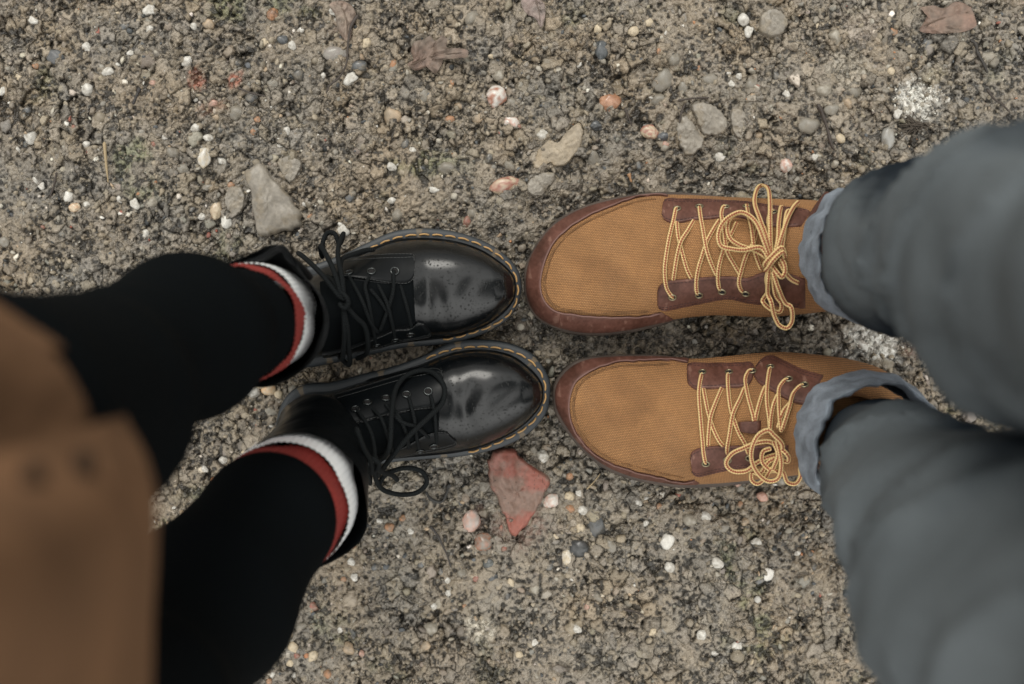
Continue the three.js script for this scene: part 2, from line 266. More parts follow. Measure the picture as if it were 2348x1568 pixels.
// single stones that catch the eye: label, plan position, half sizes, turn, colours, how angular, how proud
const single = [
  ['round white pebble mottled with rust red, upper of a pair at top centre', 1137, 222, 22, 25, 0.2, C.white, C.rust, 0.25, 0.75],
  ['smooth oval orange brown pebble with a glossy top, straight above the tan canvas toe', 1398, 234, 23, 19, -0.2, [0.4, 0.22, 0.135], [0.26, 0.12, 0.06], 0.05, 0.8],
  ['white pebble with a pink tinge, just below the rust mottled pebble', 1172, 278, 20, 15, 0.3, C.white, C.pink, 0.5, 0.7],
  ['small clean round white pebble beside the leaf shaped flat stone', 1243, 309, 14, 13, 0, C.white, C.pale, 0.3, 0.85],
  ['cream and red oval pebble beside a small dark stone, above the laced tan shoe', 1490, 302, 20, 16, 0.2, C.cream, C.red, 0.2, 0.7],
  ['lumpy cream stone streaked with brick red, above the upper black boot toe', 1155, 424, 33, 18, -0.3, C.cream, C.red, 0.55, 0.6],
  ['chalky white broken stone standing upright above the large triangular stone', 470, 361, 18, 24, 0.1, C.white, C.cream, 0.8, 0.7],
  ['cream stone with dark pits, left of the large triangular stone', 495, 483, 13, 20, 0.1, C.cream, C.tan, 0.4, 0.8],
  ['bright white oval pebble below and right of the pitted cream stone', 519, 509, 13, 15, 0, C.white, C.white, 0.3, 0.8],
  ['salmon and tan pebble among white ones near the left edge', 170, 476, 13, 11, 0, [0.52, 0.33, 0.2], C.cream, 0.4, 0.7],
  ['white oval pebble, upper left neighbour of the salmon and tan pebble', 154, 450, 11, 13, 0.3, C.white, C.white, 0.3, 0.8],
  ['smooth grey brown cobble sunk beside the long bent dark twig', 767, 123, 26, 18, 0.1, [0.2, 0.175, 0.155], C.grey, 0.25, 0.5],
  ['dark brown pebble with an orange spot, top left of the ground', 623, 31, 14, 15, 0.4, [0.1, 0.06, 0.035], C.orange, 0.3, 0.7],
  ['shiny near black round pebble left of the cream oval, top left of the ground', 647, 91, 12, 10, 0, C.black, C.slate, 0.2, 0.8],
  ['slate coloured flat chip half sunk in mud, upper left corner', 128, 132, 22, 15, 0.3, C.slate, [0.1, 0.1, 0.1], 0.8, 0.4],
  ['pinkish white pebble with an orange side, above the cuffed upper shoe', 1800, 381, 15, 17, 0, C.pink, C.white, 0.25, 0.8],
  ['grey teardrop shaped stone above the upper jeans leg', 2034, 318, 16, 25, 0.1, [0.25, 0.245, 0.225], C.grey, 0.35, 0.6],
  ['dark smooth elongated pebble below the lower tan toe', 1366, 1206, 21, 36, -0.25, [0.075, 0.072, 0.065], C.slate, 0.15, 0.75],
  ['dark round glossy pebble beside a cream one, below the red brick fragment', 1328, 1256, 22, 19, 0.2, [0.06, 0.06, 0.06], C.black, 0.1, 0.85],
  ['cream white oval pebble touching the dark round glossy one', 1301, 1278, 13, 19, 0, C.cream, C.white, 0.3, 0.7],
  ['rusty brown ring shaped pebble with a grey middle, below the red brick fragment', 1108, 1242, 21, 21, 0, [0.27, 0.12, 0.07], C.grey, 0.15, 0.7],
  ['pale grey pink oval cobble left of the red brick fragment', 1079, 1196, 21, 27, 0.1, [0.33, 0.29, 0.26], C.pink, 0.2, 0.55],
  ['small dark round pebble under the rusty ring shaped pebble', 1120, 1290, 13, 12, 0, [0.07, 0.075, 0.065], C.slate, 0.15, 0.75],
  ['flat red brown oval pebble beside a black chip, bottom middle', 1092, 1324, 14, 10, 0.1, [0.2, 0.09, 0.06], C.rose, 0.15, 0.7],
  ['black angular chip right of the flat red brown pebble, bottom middle', 1126, 1326, 17, 10, -0.2, C.black, C.slate, 0.7, 0.6],
  ['white crumbly stone just under the toe of the lower tan shoe', 1244, 1045, 15, 15, 0, C.white, C.pale, 0.7, 0.75],
  ['white angular stone with a pink face at the right tip of the red brick fragment', 1265, 1151, 18, 20, 0.4, C.white, C.pink, 0.9, 0.8],
  ['white jagged stone standing alone below the lower tan shoe', 1528, 1240, 17, 20, 0.3, C.white, C.white, 0.9, 0.8],
  ['bright white square chip near the lower jeans leg, bottom right', 1760, 1317, 13, 15, 0.2, C.white, C.white, 0.9, 0.8],
  ['salmon pink pebble under the dangling lace of the lower tan shoe', 1748, 1139, 14, 11, 0.5, [0.45, 0.24, 0.17], C.pink, 0.2, 0.7],
  ['orange peach rough pebble beside the heel of the lower black boot', 617, 893, 17, 15, 0, [0.55, 0.36, 0.2], C.cream, 0.5, 0.7],
  ['grey stone with a white edge beside the orange peach pebble', 580, 893, 20, 18, 0.6, C.grey, C.white, 0.5, 0.6],
  ['dark blue black angular stone at the top, right of the middle', 1380, 112, 17, 26, 0.1, [0.035, 0.042, 0.045], C.slate, 0.7, 0.6],
  ['glossy black rounded stone below the smooth oval orange brown pebble', 1366, 288, 14, 12, 0, C.black, C.slate, 0.3, 0.75],
  ['small slate pebble at the lower right of the cream and red oval pebble', 1521, 312, 13, 10, -0.4, [0.06, 0.063, 0.07], C.slate, 0.15, 0.8],
];
single.forEach(([label, u, v, ru, rv, turn, c1, c2, ang, proud], n) => {
  const p = spot(u, v), rx = ru * PX * 1.04, rz = rv * PX * 1.04, ry = Math.min(rx, rz) * (proud > 0.5 ? 0.75 : 0.5);
  const flatness = proud < 0.5, name = flatness ? 'flat_stone' : ang < 0.35 ? 'pebble' : 'stone';
  const m = new THREE.Mesh(stoneGeo(rx, ry, rz, 500 + n * 13, ang, 4, c1, c2), flatness ? stoneMat : wetStoneMat);
  m.name = numbered(name); m.position.set(p.x, ry * (flatness ? -0.35 : -0.05) + p.y * 0.6, p.z); m.rotation.y = -turn; m.castShadow = m.receiveShadow = true;
  m.userData = { label, category: flatness ? 'stone' : name };
  scene.add(m);
});
// pebbles trodden into the ground, each a piece of it
const kinds = ['white', 'cream', 'tan', 'orange', 'red', 'grey', 'pale', 'slate', 'black', 'mud', 'pink'];
const shelf = {}; kinds.forEach((k, q) => { shelf[k] = [0, 1, 2].map((n) => stoneGeo(1, 0.72, 1, 900 + q * 31 + n * 7, [0.7, 1, 0.88][n], 2, C[k], C[k].map((c, q) => mix(c * 0.6, C.mud[q], 0.55)), 2.6, k === 'white' || k === 'cream' ? 0.62 : 0.5)); });
const placed = [];
function pebble(u, v, r, k, aspect, turn, variant, sink) {
  const p = spot(u, v), m = new THREE.Mesh(shelf[k][variant], k === 'black' || k === 'slate' ? wetStoneMat : stoneMat), s = r * PX * 1.12;
  m.name = 'pebble'; m.position.set(p.x, p.y + s * sink, p.z); m.scale.set(s, s * Math.min(1, aspect + 0.1), s * aspect); m.rotation.y = turn; m.castShadow = m.receiveShadow = true;
  ground.add(m); placed.push([u, v, r]);
}
{
  const r = rng(77), seen = (k, list) => { for (const [u, v, s] of list) pebble(u, v, s, k, 0.65 + r() * 0.35, r() * 3.14, Math.floor(r() * 3), (k === 'white' || k === 'cream' ? -0.1 : -0.3) + r() * 0.3); };
  seen('white', [[342, 24, 14], [80, 49, 11], [7, 208, 12], [198, 108, 13], [248, 165, 13], [200, 205, 13], [427, 139, 14], [444, 59, 8], [344, 68, 9], [69, 314, 15], [448, 293, 12], [477, 316, 12], [200, 469, 9], [309, 467, 13], [274, 455, 10], [332, 536, 11], [92, 425, 9], [80, 411, 8], [670, 104, 10], [689, 68, 9], [740, 172, 7], [462, 497, 9], [658, 300, 9], [639, 333, 9], [507, 368, 12], [299, 122, 8], [38, 342, 7], [194, 331, 11], [945, 347, 9], [898, 382, 11], [898, 460, 10], [788, 528, 14], [804, 181, 17], [1705, 44, 15], [1716, 73, 13], [1651, 358, 14], [1804, 212, 11], [1672, 166, 9], [1694, 175, 7], [1868, 361, 8], [1335, 1168, 11], [1327, 1131, 8], [1535, 1300, 13], [1463, 1151, 9], [1617, 1182, 12], [1323, 1439, 10], [1226, 1473, 8], [1607, 1454, 12], [1480, 1199, 7], [1643, 1288, 14], [1736, 1245, 13], [1830, 1270, 8], [1690, 1480, 12], [1640, 1500, 9], [510, 1055, 12], [470, 1075, 8], [710, 1018, 14], [806, 1287, 9], [813, 1322, 9], [780, 1444, 9], [670, 1553, 9], [628, 1546, 8], [870, 1195, 8], [1025, 1330, 9], [1028, 1360, 8], [995, 1388, 8], [940, 1218, 8], [1190, 700, 3]]);
  seen('cream', [[606, 95, 10], [842, 101, 12], [1370, 66, 10], [1450, 73, 13], [1306, 1138, 12], [1171, 1334, 10], [1496, 1447, 10], [1330, 1209, 12], [640, 905, 10], [600, 880, 13], [1928, 318, 13], [2041, 164, 9], [720, 1500, 14], [665, 1520, 9], [1190, 1500, 9], [560, 1040, 8], [655, 1452, 17], [640, 1480, 15], [672, 1482, 13]]);
  seen('tan', [[479, 57, 14], [496, 267, 11], [898, 267, 24], [1052, 241, 12], [1738, 310, 12], [1094, 271, 15], [1943, 237, 12], [975, 1480, 15], [800, 1485, 16], [1480, 1150, 8]]);
  seen('orange', [[590, 274, 9], [580, 302, 9], [1030, 274, 11], [901, 148, 11], [1511, 118, 9], [1603, 155, 9], [893, 1208, 12], [808, 1250, 10], [787, 1327, 7], [1306, 1093, 8], [617, 1563, 8], [752, 1543, 9], [1065, 1389, 6], [1035, 190, 7]]);
  seen('red', [[1156, 1256, 7], [1149, 1209, 7], [168, 291, 6], [354, 330, 6], [680, 1502, 8], [1070, 509, 12], [1254, 351, 6], [1190, 290, 5], [1735, 200, 6], [715, 1392, 13], [95, 520, 6]]);
  seen('grey', [[399, 352, 16], [418, 387, 14], [536, 259, 20], [625, 191, 12], [474, 429, 11], [1082, 40, 19], [971, 217, 17], [1179, 233, 17], [1358, 365, 22], [1019, 385, 22], [1167, 378, 16], [1521, 180, 29], [1507, 229, 18], [1082, 486, 14], [912, 493, 15], [1629, 182, 19], [1724, 197, 15], [1567, 197, 14], [1855, 288, 24], [1961, 212, 20], [1906, 252, 17], [1547, 139, 14], [1400, 1249, 15], [1060, 1315, 12], [1369, 1370, 14], [670, 895, 14], [1700, 1120, 14], [1660, 1210, 14], [2220, 330, 14]]);
  seen('pale', [[347, 465, 15], [1526, 335, 13], [1227, 1355, 15], [1886, 208, 18], [1976, 168, 10], [986, 1444, 16], [1725, 160, 10], [1580, 1190, 15], [1915, 376, 10], [590, 1080, 14]]);
  seen('slate', [[576, 222, 15], [823, 153, 18], [1260, 1298, 11], [802, 451, 15], [1010, 1310, 9], [860, 1300, 9], [1740, 1330, 10], [440, 480, 8], [285, 60, 10], [60, 250, 9], [930, 330, 12]]);
  seen('black', [[505, 297, 12], [1122, 365, 14], [1860, 1270, 11], [1865, 1300, 12], [1845, 1240, 9], [1022, 345, 9], [545, 145, 10], [765, 1420, 8], [810, 1460, 9], [1990, 700, 5]]);
  seen('pink', [[489, 238, 11], [1526, 330, 8], [1690, 1110, 8], [830, 1500, 10], [1345, 1390, 8], [350, 190, 9]]);
  const pick = ['white', 'pale', 'grey', 'grey', 'mud', 'mud', 'mud', 'slate', 'pale', 'cream', 'tan', 'black', 'orange', 'mud'];
  let tries = 0;
  while (placed.length < 298 && tries++ < 4000) {
    const u = r() * PW, v = r() * PH, s = 8 + 9 * r() * r();
    if (placed.some((q) => Math.hypot(q[0] - u, q[1] - v) < q[2] + s + 4) || single.some((q) => Math.hypot(q[1] - u, q[2] - v) < q[3] + s + 4)) continue;
    if (u > 1210 && u < 2060 && v > 450 && v < 1100) continue;
    if (u < 1240 && u > 200 && v > 600 && v < 1030) continue;
    pebble(u, v, s, pick[Math.floor(r() * pick.length)], 0.6 + r() * 0.4, r() * 3.14, Math.floor(r() * 3), -0.45 + r() * 0.35);
  }
  // the rest of the gravel: real stones too small and too many to count
  const N = 10000, gg = stoneGeo(1, 0.7, 1, 3301, 1, 1), gm = new THREE.MeshStandardMaterial({ roughness: 0.55 });
  const inst = new THREE.InstancedMesh(gg, gm, N), M = new THREE.Matrix4(), Q = new THREE.Quaternion(), E = new THREE.Euler();
  for (let n = 0; n < N; n++) {
    let x, z, tr = 0; do { x = (r() - 0.5) * (GW - 0.06); z = (r() - 0.5) * (GH - 0.06); } while (tr++ < 5 && r() > smooth(0.36, 0.58, fbm(x * 14 + 7, z * 14, 171, 3)));
    const s = 0.0008 + 0.0028 * Math.pow(r(), 3), w = r();
    const k = w < 0.7 ? 'mud' : w < 0.78 ? 'pale' : w < 0.86 ? 'grey' : w < (x < -0.15 ? 0.9 : 0.872) ? 'white' : w < 0.94 ? 'slate' : w < 0.965 ? 'black' : w < 0.985 ? 'tan' : w < 0.99 ? 'orange' : w < 0.993 ? 'red' : 'cream', t = (0.7 + 0.65 * r()) * (x > 0.03 && x < 0.3 && z > -0.03 && z < 0.022 ? 0.35 : 1);  // gravel in the gap between the tan shoes is darkened as painted shade
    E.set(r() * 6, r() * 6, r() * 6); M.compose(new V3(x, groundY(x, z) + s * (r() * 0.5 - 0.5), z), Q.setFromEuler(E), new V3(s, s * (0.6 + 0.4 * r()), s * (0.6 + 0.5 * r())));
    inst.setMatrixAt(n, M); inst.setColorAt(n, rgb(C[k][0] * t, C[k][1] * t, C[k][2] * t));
  }
  inst.name = 'gravel'; inst.userData.kind = 'stuff'; inst.castShadow = inst.receiveShadow = true; ground.add(inst);
}
// flat pieces with outlines of their own, lying on the mud
function slabStone(name, label, category, pts, thick, seed, mat, jag = 0.12, fold = 0, dome = 0) {
  const ring = curve2(pts, 56, true).slice(0, 56), cu = pts.reduce((a, p) => a + p[0], 0) / pts.length, cv = pts.reduce((a, p) => a + p[1], 0) / pts.length;
  const c = P(cu, cv, 0); c.y = 0;
  const g = grid(56, 14, (a, b, i, j) => {
    const q = ring[i % 56], f = j / 14, jg = 1 + (noise2(i % 56 * 0.7, 3, seed) - 0.5) * jag * f, pu = mix(cu, q[0], Math.min(1, f * 1.12) * jg), pv = mix(cv, q[1], Math.min(1, f * 1.12) * jg), w = P(pu, pv, 0.004);
    const drop = f > 0.88 ? (f - 0.88) / 0.12 : 0, y = (thick + dome * (1 - f * f)) * (1 - drop * 1.4) + (fbm(w.x * 90, w.z * 90, seed, 3) - 0.5) * thick * 1.1 + (fbm(w.x * 400, w.z * 400, seed + 4, 2) - 0.5) * thick * 0.5 + fold * Math.abs((w.x - c.x) * 0.8 + (w.z - c.z) * 0.6);
    return [new V3(w.x, y - 0.0005, w.z), w.x, w.z];
  }, true);
  g.translate(-c.x, 0, -c.z);
  const m = new THREE.Mesh(g, mat); m.name = numbered(name); m.position.set(c.x, 0, c.z); m.castShadow = m.receiveShadow = true; m.userData = { label, category }; scene.add(m); return m;
}
const ovB = (l) => l.map(([x, y]) => [974.2 + 0.3421 * x, 1031.5 + 0.3421 * y]);
{
  const brickTex = dataTex(512, 512, (x, y) => { const m = smooth(0.30, 0.62, tileF(x, y, 4, 11, 512, 5)), s = 0.8 + 0.4 * tileF(x, y, 32, 13, 512, 3), pit = tileN(x, y, 40, 17, 512) > 0.9 ? 0.5 : 1; return [enc(mix(0.25, 0.195, m) * s * pit), enc(mix(0.082, 0.125, m) * s * pit), enc(mix(0.057, 0.095, m) * s * pit)]; }, true);
  brickTex.repeat.set(14, 14);
  slabStone('brick_fragment', 'flat broken piece of red brick smeared with mud, below the lower black boot', 'brick', ovB([[450, 0], [560, -10], [690, 80], [800, 160], [838, 240], [780, 330], [700, 480], [612, 572], [570, 560], [530, 440], [470, 300], [425, 200]]), 0.0085, 61, new THREE.MeshStandardMaterial({ map: brickTex, roughness: 0.55, bumpMap: brickTex, bumpScale: 0.0006 }));
  const slabTex = dataTex(512, 512, (x, y) => { const m = tileF(x, y, 5, 211, 512, 5), s = 0.72 + 0.5 * tileF(x, y, 40, 213, 512, 3), mud = smooth(0.55, 0.7, tileF(x, y, 7, 217, 512, 4)); return [0.235, 0.21, 0.172].map((c, k) => enc(mix(c * (0.75 + 0.5 * m), [0.22, 0.185, 0.135][k], mud * 0.8) * s)); }, true);
  slabTex.repeat.set(13, 13);
  const slabMat = new THREE.MeshStandardMaterial({ map: slabTex, roughness: 0.42, bumpMap: slabTex, bumpScale: 0.0009 });
  const S2 = (label, pts, thick, seed, dome) => slabStone('flat_stone', label, 'stone', pts, thick, seed, slabMat, 0.16, 0, dome);
  S2('large grey triangular stone with worn top, above the knee of the black tights', [[569, 382], [597, 375], [621, 403], [660, 448], [691, 500], [680, 524], [642, 533], [611, 542], [587, 533], [581, 493], [572, 434], [561, 403]], 0.0042, 221, 0.0065);
  S2('flat grey slab stone half sunk in mud, above and left of the tan toe', [[1207, 430], [1214, 410], [1238, 398], [1266, 394], [1273, 406], [1259, 427], [1241, 448], [1221, 449]], 0.0045, 223, 0.002);
  S2('wide flat grey stone, right one of two slabs above the tan shoe laces', [[1587, 241], [1610, 234], [1636, 241], [1665, 270], [1669, 296], [1643, 310], [1610, 303], [1596, 270]], 0.004, 225, 0.002);
  S2('tall flat grey stone, left one of two slabs above the tan shoe laces', [[1556, 277], [1570, 263], [1589, 281], [1603, 303], [1614, 325], [1596, 350], [1578, 358], [1559, 329], [1550, 299]], 0.004, 227, 0.002);
  S2('big pale grey stone with a cracked edge at the top, right of the middle', [[1742, 55], [1746, 33], [1767, 18], [1793, 26], [1806, 47], [1795, 75], [1771, 82], [1746, 75]], 0.004, 229, 0.004);
  S2('narrow grey slab right beside the two grey slabs above the tan shoe laces', [[1678, 252], [1695, 247], [1710, 262], [1708, 300], [1697, 318], [1682, 300]], 0.003, 231, 0.001);
  S2('grey chipped stone at the upper right side of the large triangular stone', [[636, 366], [655, 358], [680, 362], [690, 378], [676, 408], [662, 418], [648, 400]], 0.004, 233, 0.002);
  S2('flat muddy stone at the lower left side of the large triangular stone', [[515, 448], [530, 428], [552, 430], [560, 455], [553, 482], [535, 492], [520, 478]], 0.004, 235, 0.002);
  const leafStone = new THREE.MeshStandardMaterial({ map: slabTex, color: rgb(1.35, 1.25, 1.1), roughness: 0.5, bumpMap: grit, bumpScale: 0.0005 });
  grit.repeat.set(60, 60);
  slabStone('flat_stone', 'pale tan leaf shaped flat stone with a crease, above the upper tan toe', 'stone', [[1220, 378], [1232, 346], [1260, 322], [1278, 326], [1300, 300], [1332, 282], [1337, 322], [1322, 350], [1294, 378], [1272, 382], [1262, 372], [1240, 385]], 0.0045, 63, leafStone, 0.14, 0.05);
}
// ---------------------------------------------------------------- dead leaves, twigs, straws
function leaf(label, pts, stem, col, seed, lift = 0.004) {
  const ring = curve2(pts, 96, true).slice(0, 96), cu = (stem[0][0] + stem[1][0]) / 2, cv = (stem[0][1] + stem[1][1]) / 2, c = P(cu, cv, 0.003);
  const t = thing('dead_leaf', label, 'leaf', new V3(c.x, 0, c.z));
  const tex = dataTex(256, 256, (x, y) => { const m = tileF(x, y, 4, seed, 256, 4), s = 0.6 + 0.8 * tileF(x, y, 16, seed + 5, 256, 3); return col.map((q, k) => enc(q * s * (k ? 1 : 0.9 + 0.3 * m))); }, true);
  tex.repeat.set(18, 18);
  const at = (u, v) => { const w = P(u, v, 0.004); w.y = Math.max(groundY(w.x, w.z), 0) * 0.75 + lift * (0.45 + 1.1 * fbm(w.x * 55, w.z * 55, seed, 3)) + (fbm(w.x * 260, w.z * 260, seed + 1, 2) - 0.5) * 0.0032; return w; };
  const g = grid(96, 12, (a, b, i, j) => { const q = ring[i % 96], f = j / 12, w = at(mix(cu, q[0], f), mix(cv, q[1], f)); w.y -= f > 0.8 ? (f - 0.8) * lift * 1.6 : 0; return [w, w.x, w.z]; }, true);
  part('blade', g, new THREE.MeshStandardMaterial({ map: tex, roughness: 0.6, side: THREE.DoubleSide, bumpMap: tex, bumpScale: 0.0005 }), t);
  part('vein', tube(stem.map(([u, v]) => { const w = at(u, v); w.y += 0.0006; return w; }), (b) => 0.0007 - 0.0004 * b, 8, 6), new THREE.MeshStandardMaterial({ color: rgb(col[0] * 0.6, col[1] * 0.55, col[2] * 0.5), roughness: 0.7 }), t);
}
leaf('brown dead leaf lying flat in the top right corner of the ground', [[2107, 20], [2125, 30], [2122, 45], [2108, 70], [2135, 76], [2170, 77], [2205, 74], [2238, 58], [2236, 36], [2225, 14], [2190, 4], [2165, 18], [2140, 12]], [[2115, 60], [2160, 42], [2225, 26]], [0.165, 0.118, 0.088], 81, 0.005);
leaf('crumpled lobed brown oak leaf at the top, above the pair of mottled pebbles', [[934, 148], [948, 140], [942, 118], [952, 98], [972, 92], [985, 84], [1000, 96], [1012, 84], [1026, 92], [1024, 110], [1045, 112], [1073, 118], [1070, 134], [1040, 130], [1018, 134], [1012, 152], [998, 170], [986, 160], [994, 146], [972, 156], [950, 162]], [[942, 152], [990, 130], [1060, 124]], [0.15, 0.112, 0.085], 83, 0.009);
leaf('muddy brown leaf scrap at the top edge beside the long bent twig', [[755, 12], [775, 2], [800, 8], [815, 30], [808, 60], [800, 95], [788, 88], [772, 60], [768, 35]], [[782, 10], [794, 45], [796, 88]], [0.2, 0.152, 0.118], 85, 0.005);
leaf('faded mauve leaf scrap at the very top, centre', [[1195, -2], [1222, -5], [1245, 4], [1250, 30], [1240, 62], [1226, 40], [1205, 30]], [[1228, 0], [1236, 30], [1238, 58]], [0.21, 0.172, 0.15], 87, 0.004);
function twig(name, label, cat, pts, r, col, seed, group) {
  const c = spot(pts[0][0], pts[0][1]);
  const m = new THREE.Mesh(tube(pts.map(([u, v], i) => { const w = P(u, v, 0.003); w.y = Math.max(groundY(w.x, w.z), -0.001) + r * 1.5 + 0.0024 + (i % 2) * 0.0006; return w; }), (b) => 1.25 * r * (0.65 + 0.6 * noise2(b * 9, 1, seed)) * (1 - 0.4 * b), 7, 6).translate(-c.x, -c.y, -c.z), new THREE.MeshStandardMaterial({ color: rgb(...col), roughness: 0.6 }));
  m.name = numbered(name); m.position.copy(c); m.castShadow = m.receiveShadow = true; m.userData = { label, category: cat }; if (group) m.userData.group = group; scene.add(m);
}
const bark = [0.045, 0.034, 0.027], straw = [0.34, 0.26, 0.15];
twig('twig', 'long bent dark twig running down from the brown leaf scrap near the top', 'twig', [[822, 35], [806, 62], [799, 100], [794, 150], [775, 180], [757, 196], [748, 216]], 0.0012, bark, 1);
twig('twig', 'thick dark twig lying upright in the mud above the jeans cuff', 'twig', [[1872, 240], [1884, 262], [1896, 298], [1904, 330], [1912, 345]], 0.0017, bark, 2);
twig('twig', 'curved dark twig in the top right, left of the frame edge', 'twig', [[2222, 92], [2234, 100], [2240, 122], [2252, 145], [2262, 168]], 0.0017, [0.03, 0.026, 0.022], 3);
twig('twig', 'thin dark twig just above the upper jeans leg at the far right', 'twig', [[2262, 205], [2280, 228], [2298, 240], [2315, 258]], 0.001, bark, 4);
twig('twig', 'short black splinter pointing up in the upper left gravel', 'twig', [[321, 201], [314, 220], [305, 240]], 0.0016, [0.03, 0.026, 0.024], 5);
twig('twig', 'thin brown twig under the brick coloured stain', 'twig', [[545, 201], [575, 213], [611, 221]], 0.0009, bark, 6);
twig('twig', 'thin dark twig below the pale straw at left', 'twig', [[132, 395], [124, 425], [113, 456]], 0.001, bark, 7);
twig('straw', 'pale dry straw lying upright at left', 'straw', [[242, 326], [245, 370], [248, 419]], 0.0011, straw, 8);
twig('twig', 'dark twig lying across the top of the two grey slabs', 'twig', [[1553, 231], [1585, 226], [1626, 224]], 0.001, bark, 9);
twig('twig', 'short dark twig at the left edge of the tall grey slab', 'twig', [[1571, 236], [1562, 258], [1556, 282]], 0.001, bark, 10);
twig('twig', 'forked black root beside the loop of the lower black boot', 'root', [[975, 1126], [990, 1145], [1012, 1150], [1022, 1135], [1030, 1108]], 0.0014, [0.025, 0.024, 0.022], 11);
twig('twig', 'dark wavy root running down left of the rusty ring shaped pebble', 'root', [[985, 1205], [1002, 1225], [1014, 1250], [1024, 1270], [1034, 1302]], 0.001, [0.035, 0.03, 0.027], 12);
twig('straw', 'thin pale stalk crossing the ground under the lower tan toe', 'straw', [[1345, 1122], [1362, 1104], [1376, 1086]], 0.0006, straw, 13);
twig('twig', 'thin straight twig under the smooth orange brown pebble', 'twig', [[1432, 246], [1440, 268], [1449, 290]], 0.0008, bark, 14);
twig('straw', 'orange wood splinter just above the laces of the upper tan shoe', 'splinter', [[1441, 398], [1444, 408], [1447, 418]], 0.0014, [0.36, 0.2, 0.1], 15);
twig('straw', 'pale wood splinter left of the upper black boot', 'splinter', [[613, 602], [622, 595], [634, 581]], 0.0013, straw, 16);
twig('twig', 'dark twig near the muddy hollow between white chip and tan shoe', 'twig', [[1430, 1398], [1450, 1400], [1475, 1408]], 0.0009, bark, 17);
{ // flattened tuft of dead needles
  const r = rng(5), gs = [], c = spot(2100, 290);
  for (let n = 0; n < 46; n++) { const a = r() * 6.28, l = 18 + r() * 40, u = 2105 + (r() - 0.5) * 30, v = 286 + (r() - 0.5) * 22; gs.push(tube([0, 0.5, 1].map((f) => { const w = P(u + Math.cos(a) * l * f, v + Math.sin(a) * l * f * 0.8, 0.003); w.y = groundY(w.x, w.z) + 0.001 + 0.003 * (1 - f) * r(); return w; }), 0.00045, 3, 4).translate(-c.x, -c.y, -c.z)); }
  const m = new THREE.Mesh(mergeGeometries(gs), new THREE.MeshStandardMaterial({ color: rgb(0.075, 0.06, 0.045), roughness: 0.7 })); m.name = 'needle_tuft'; m.position.copy(c); m.userData = { label: 'flattened tuft of dead brown needles below the white lime patch', category: 'dead plant' }; m.castShadow = m.receiveShadow = true; scene.add(m);
}
{ // crumbs of lime over the white patches
  const r = rng(15), N = 260, g = stoneGeo(1, 0.7, 1, 77, 0.8, 1), inst = new THREE.InstancedMesh(g, new THREE.MeshStandardMaterial({ roughness: 1 }), N), M = new THREE.Matrix4(), Q = new THREE.Quaternion();
  for (let n = 0; n < N; n++) { const a = r() * 6.28, q = Math.pow(r(), 0.7) * (0.6 + 0.8 * r()), far = n % 3 === 2, u = (far ? 1995 : 2108) + Math.cos(a) * q * (far ? 78 : 58), v = (far ? 788 : 222) + Math.sin(a) * q * (far ? 42 : 46), p = spot(u, v), s = 0.0006 + 0.0028 * r() * r() * r(); M.compose(p, Q.setFromEuler(new THREE.Euler(r() * 6, r() * 6, r() * 6)), new V3(s, s * 0.7, s)); inst.setMatrixAt(n, M); const t = 0.75 + 0.3 * r(); inst.setColorAt(n, rgb(0.64 * t, 0.63 * t, 0.57 * t)); }
  inst.name = 'lime_crumbs'; inst.userData.kind = 'stuff'; inst.castShadow = inst.receiveShadow = true; ground.add(inst);
}

// ---------------------------------------------------------------- materials of shoes and clothes
const weave = (col, n, dark) => {
  const cell = (x, y) => { const row = Math.floor(y / 16), X = (x + (row & 1) * 8) % 16, Y = y % 16, d = Math.hypot((X - 7.5) / 8.2, (Y - 7.5) / 7.6); return clamp(1.08 - d * d * 0.9); };
  const map = dataTex(512, 512, (x, y) => { const h = cell(x, y), s = (dark + (1 - dark) * smooth(0.15, 0.75, h)) * (0.86 + 0.28 * tileF(x, y, 4, n, 512, 4)) * (0.9 + 0.2 * hash2(x >> 3, y >> 4, n)); return col.map((c) => enc(c * s)); }, true);
  const bump = dataTex(512, 512, (x, y) => { const v = 255 * cell(x, y); return [v, v, v]; });
  for (const t of [map, bump]) t.repeat.set(1 / 0.045, 1 / 0.045);
  return new THREE.MeshStandardMaterial({ map, bumpMap: bump, bumpScale: 0.0005, roughness: 0.85, side: THREE.DoubleSide });
};
const canvasMat0 = weave([0.43, 0.213, 0.078], 21, 0.42);
const canvasMat = canvasMat0.clone(), wornCanvasMat = canvasMat0.clone(); wornCanvasMat.vertexColors = true;
const leatherTex = dataTex(512, 512, (x, y) => { const m = tileF(x, y, 6, 31, 512, 5), s = tileF(x, y, 40, 33, 512, 3), scuff = smooth(0.62, 0.72, tileF(x, y * 0.5, 20, 37, 512, 3)) * smooth(0.5, 0.65, m); return [enc(0.108 + 0.1 * (m - 0.5) + 0.08 * scuff + 0.07 * (s - 0.5)), enc(0.041 + 0.045 * (m - 0.5) + 0.055 * scuff + 0.034 * (s - 0.5)), enc(0.027 + 0.035 * (m - 0.5) + 0.042 * scuff + 0.026 * (s - 0.5))]; }, true);
const leatherBump = dataTex(512, 512, (x, y) => { const v = 255 * (0.6 * tileF(x, y, 40, 35, 512, 3) + 0.4 * tileF(x, y, 8, 36, 512, 4)); return [v, v, v]; });
for (const t of [leatherTex, leatherBump]) t.repeat.set(1 / 0.09, 1 / 0.09);
const leatherMat = new THREE.MeshPhysicalMaterial({ map: leatherTex, bumpMap: leatherBump, bumpScale: 0.0006, roughness: 0.62, specularIntensity: 0.6, clearcoat: 0.15, clearcoatRoughness: 0.35, side: THREE.DoubleSide });
const seamMat = new THREE.MeshStandardMaterial({ color: rgb(0.05, 0.018, 0.014), roughness: 0.7 });
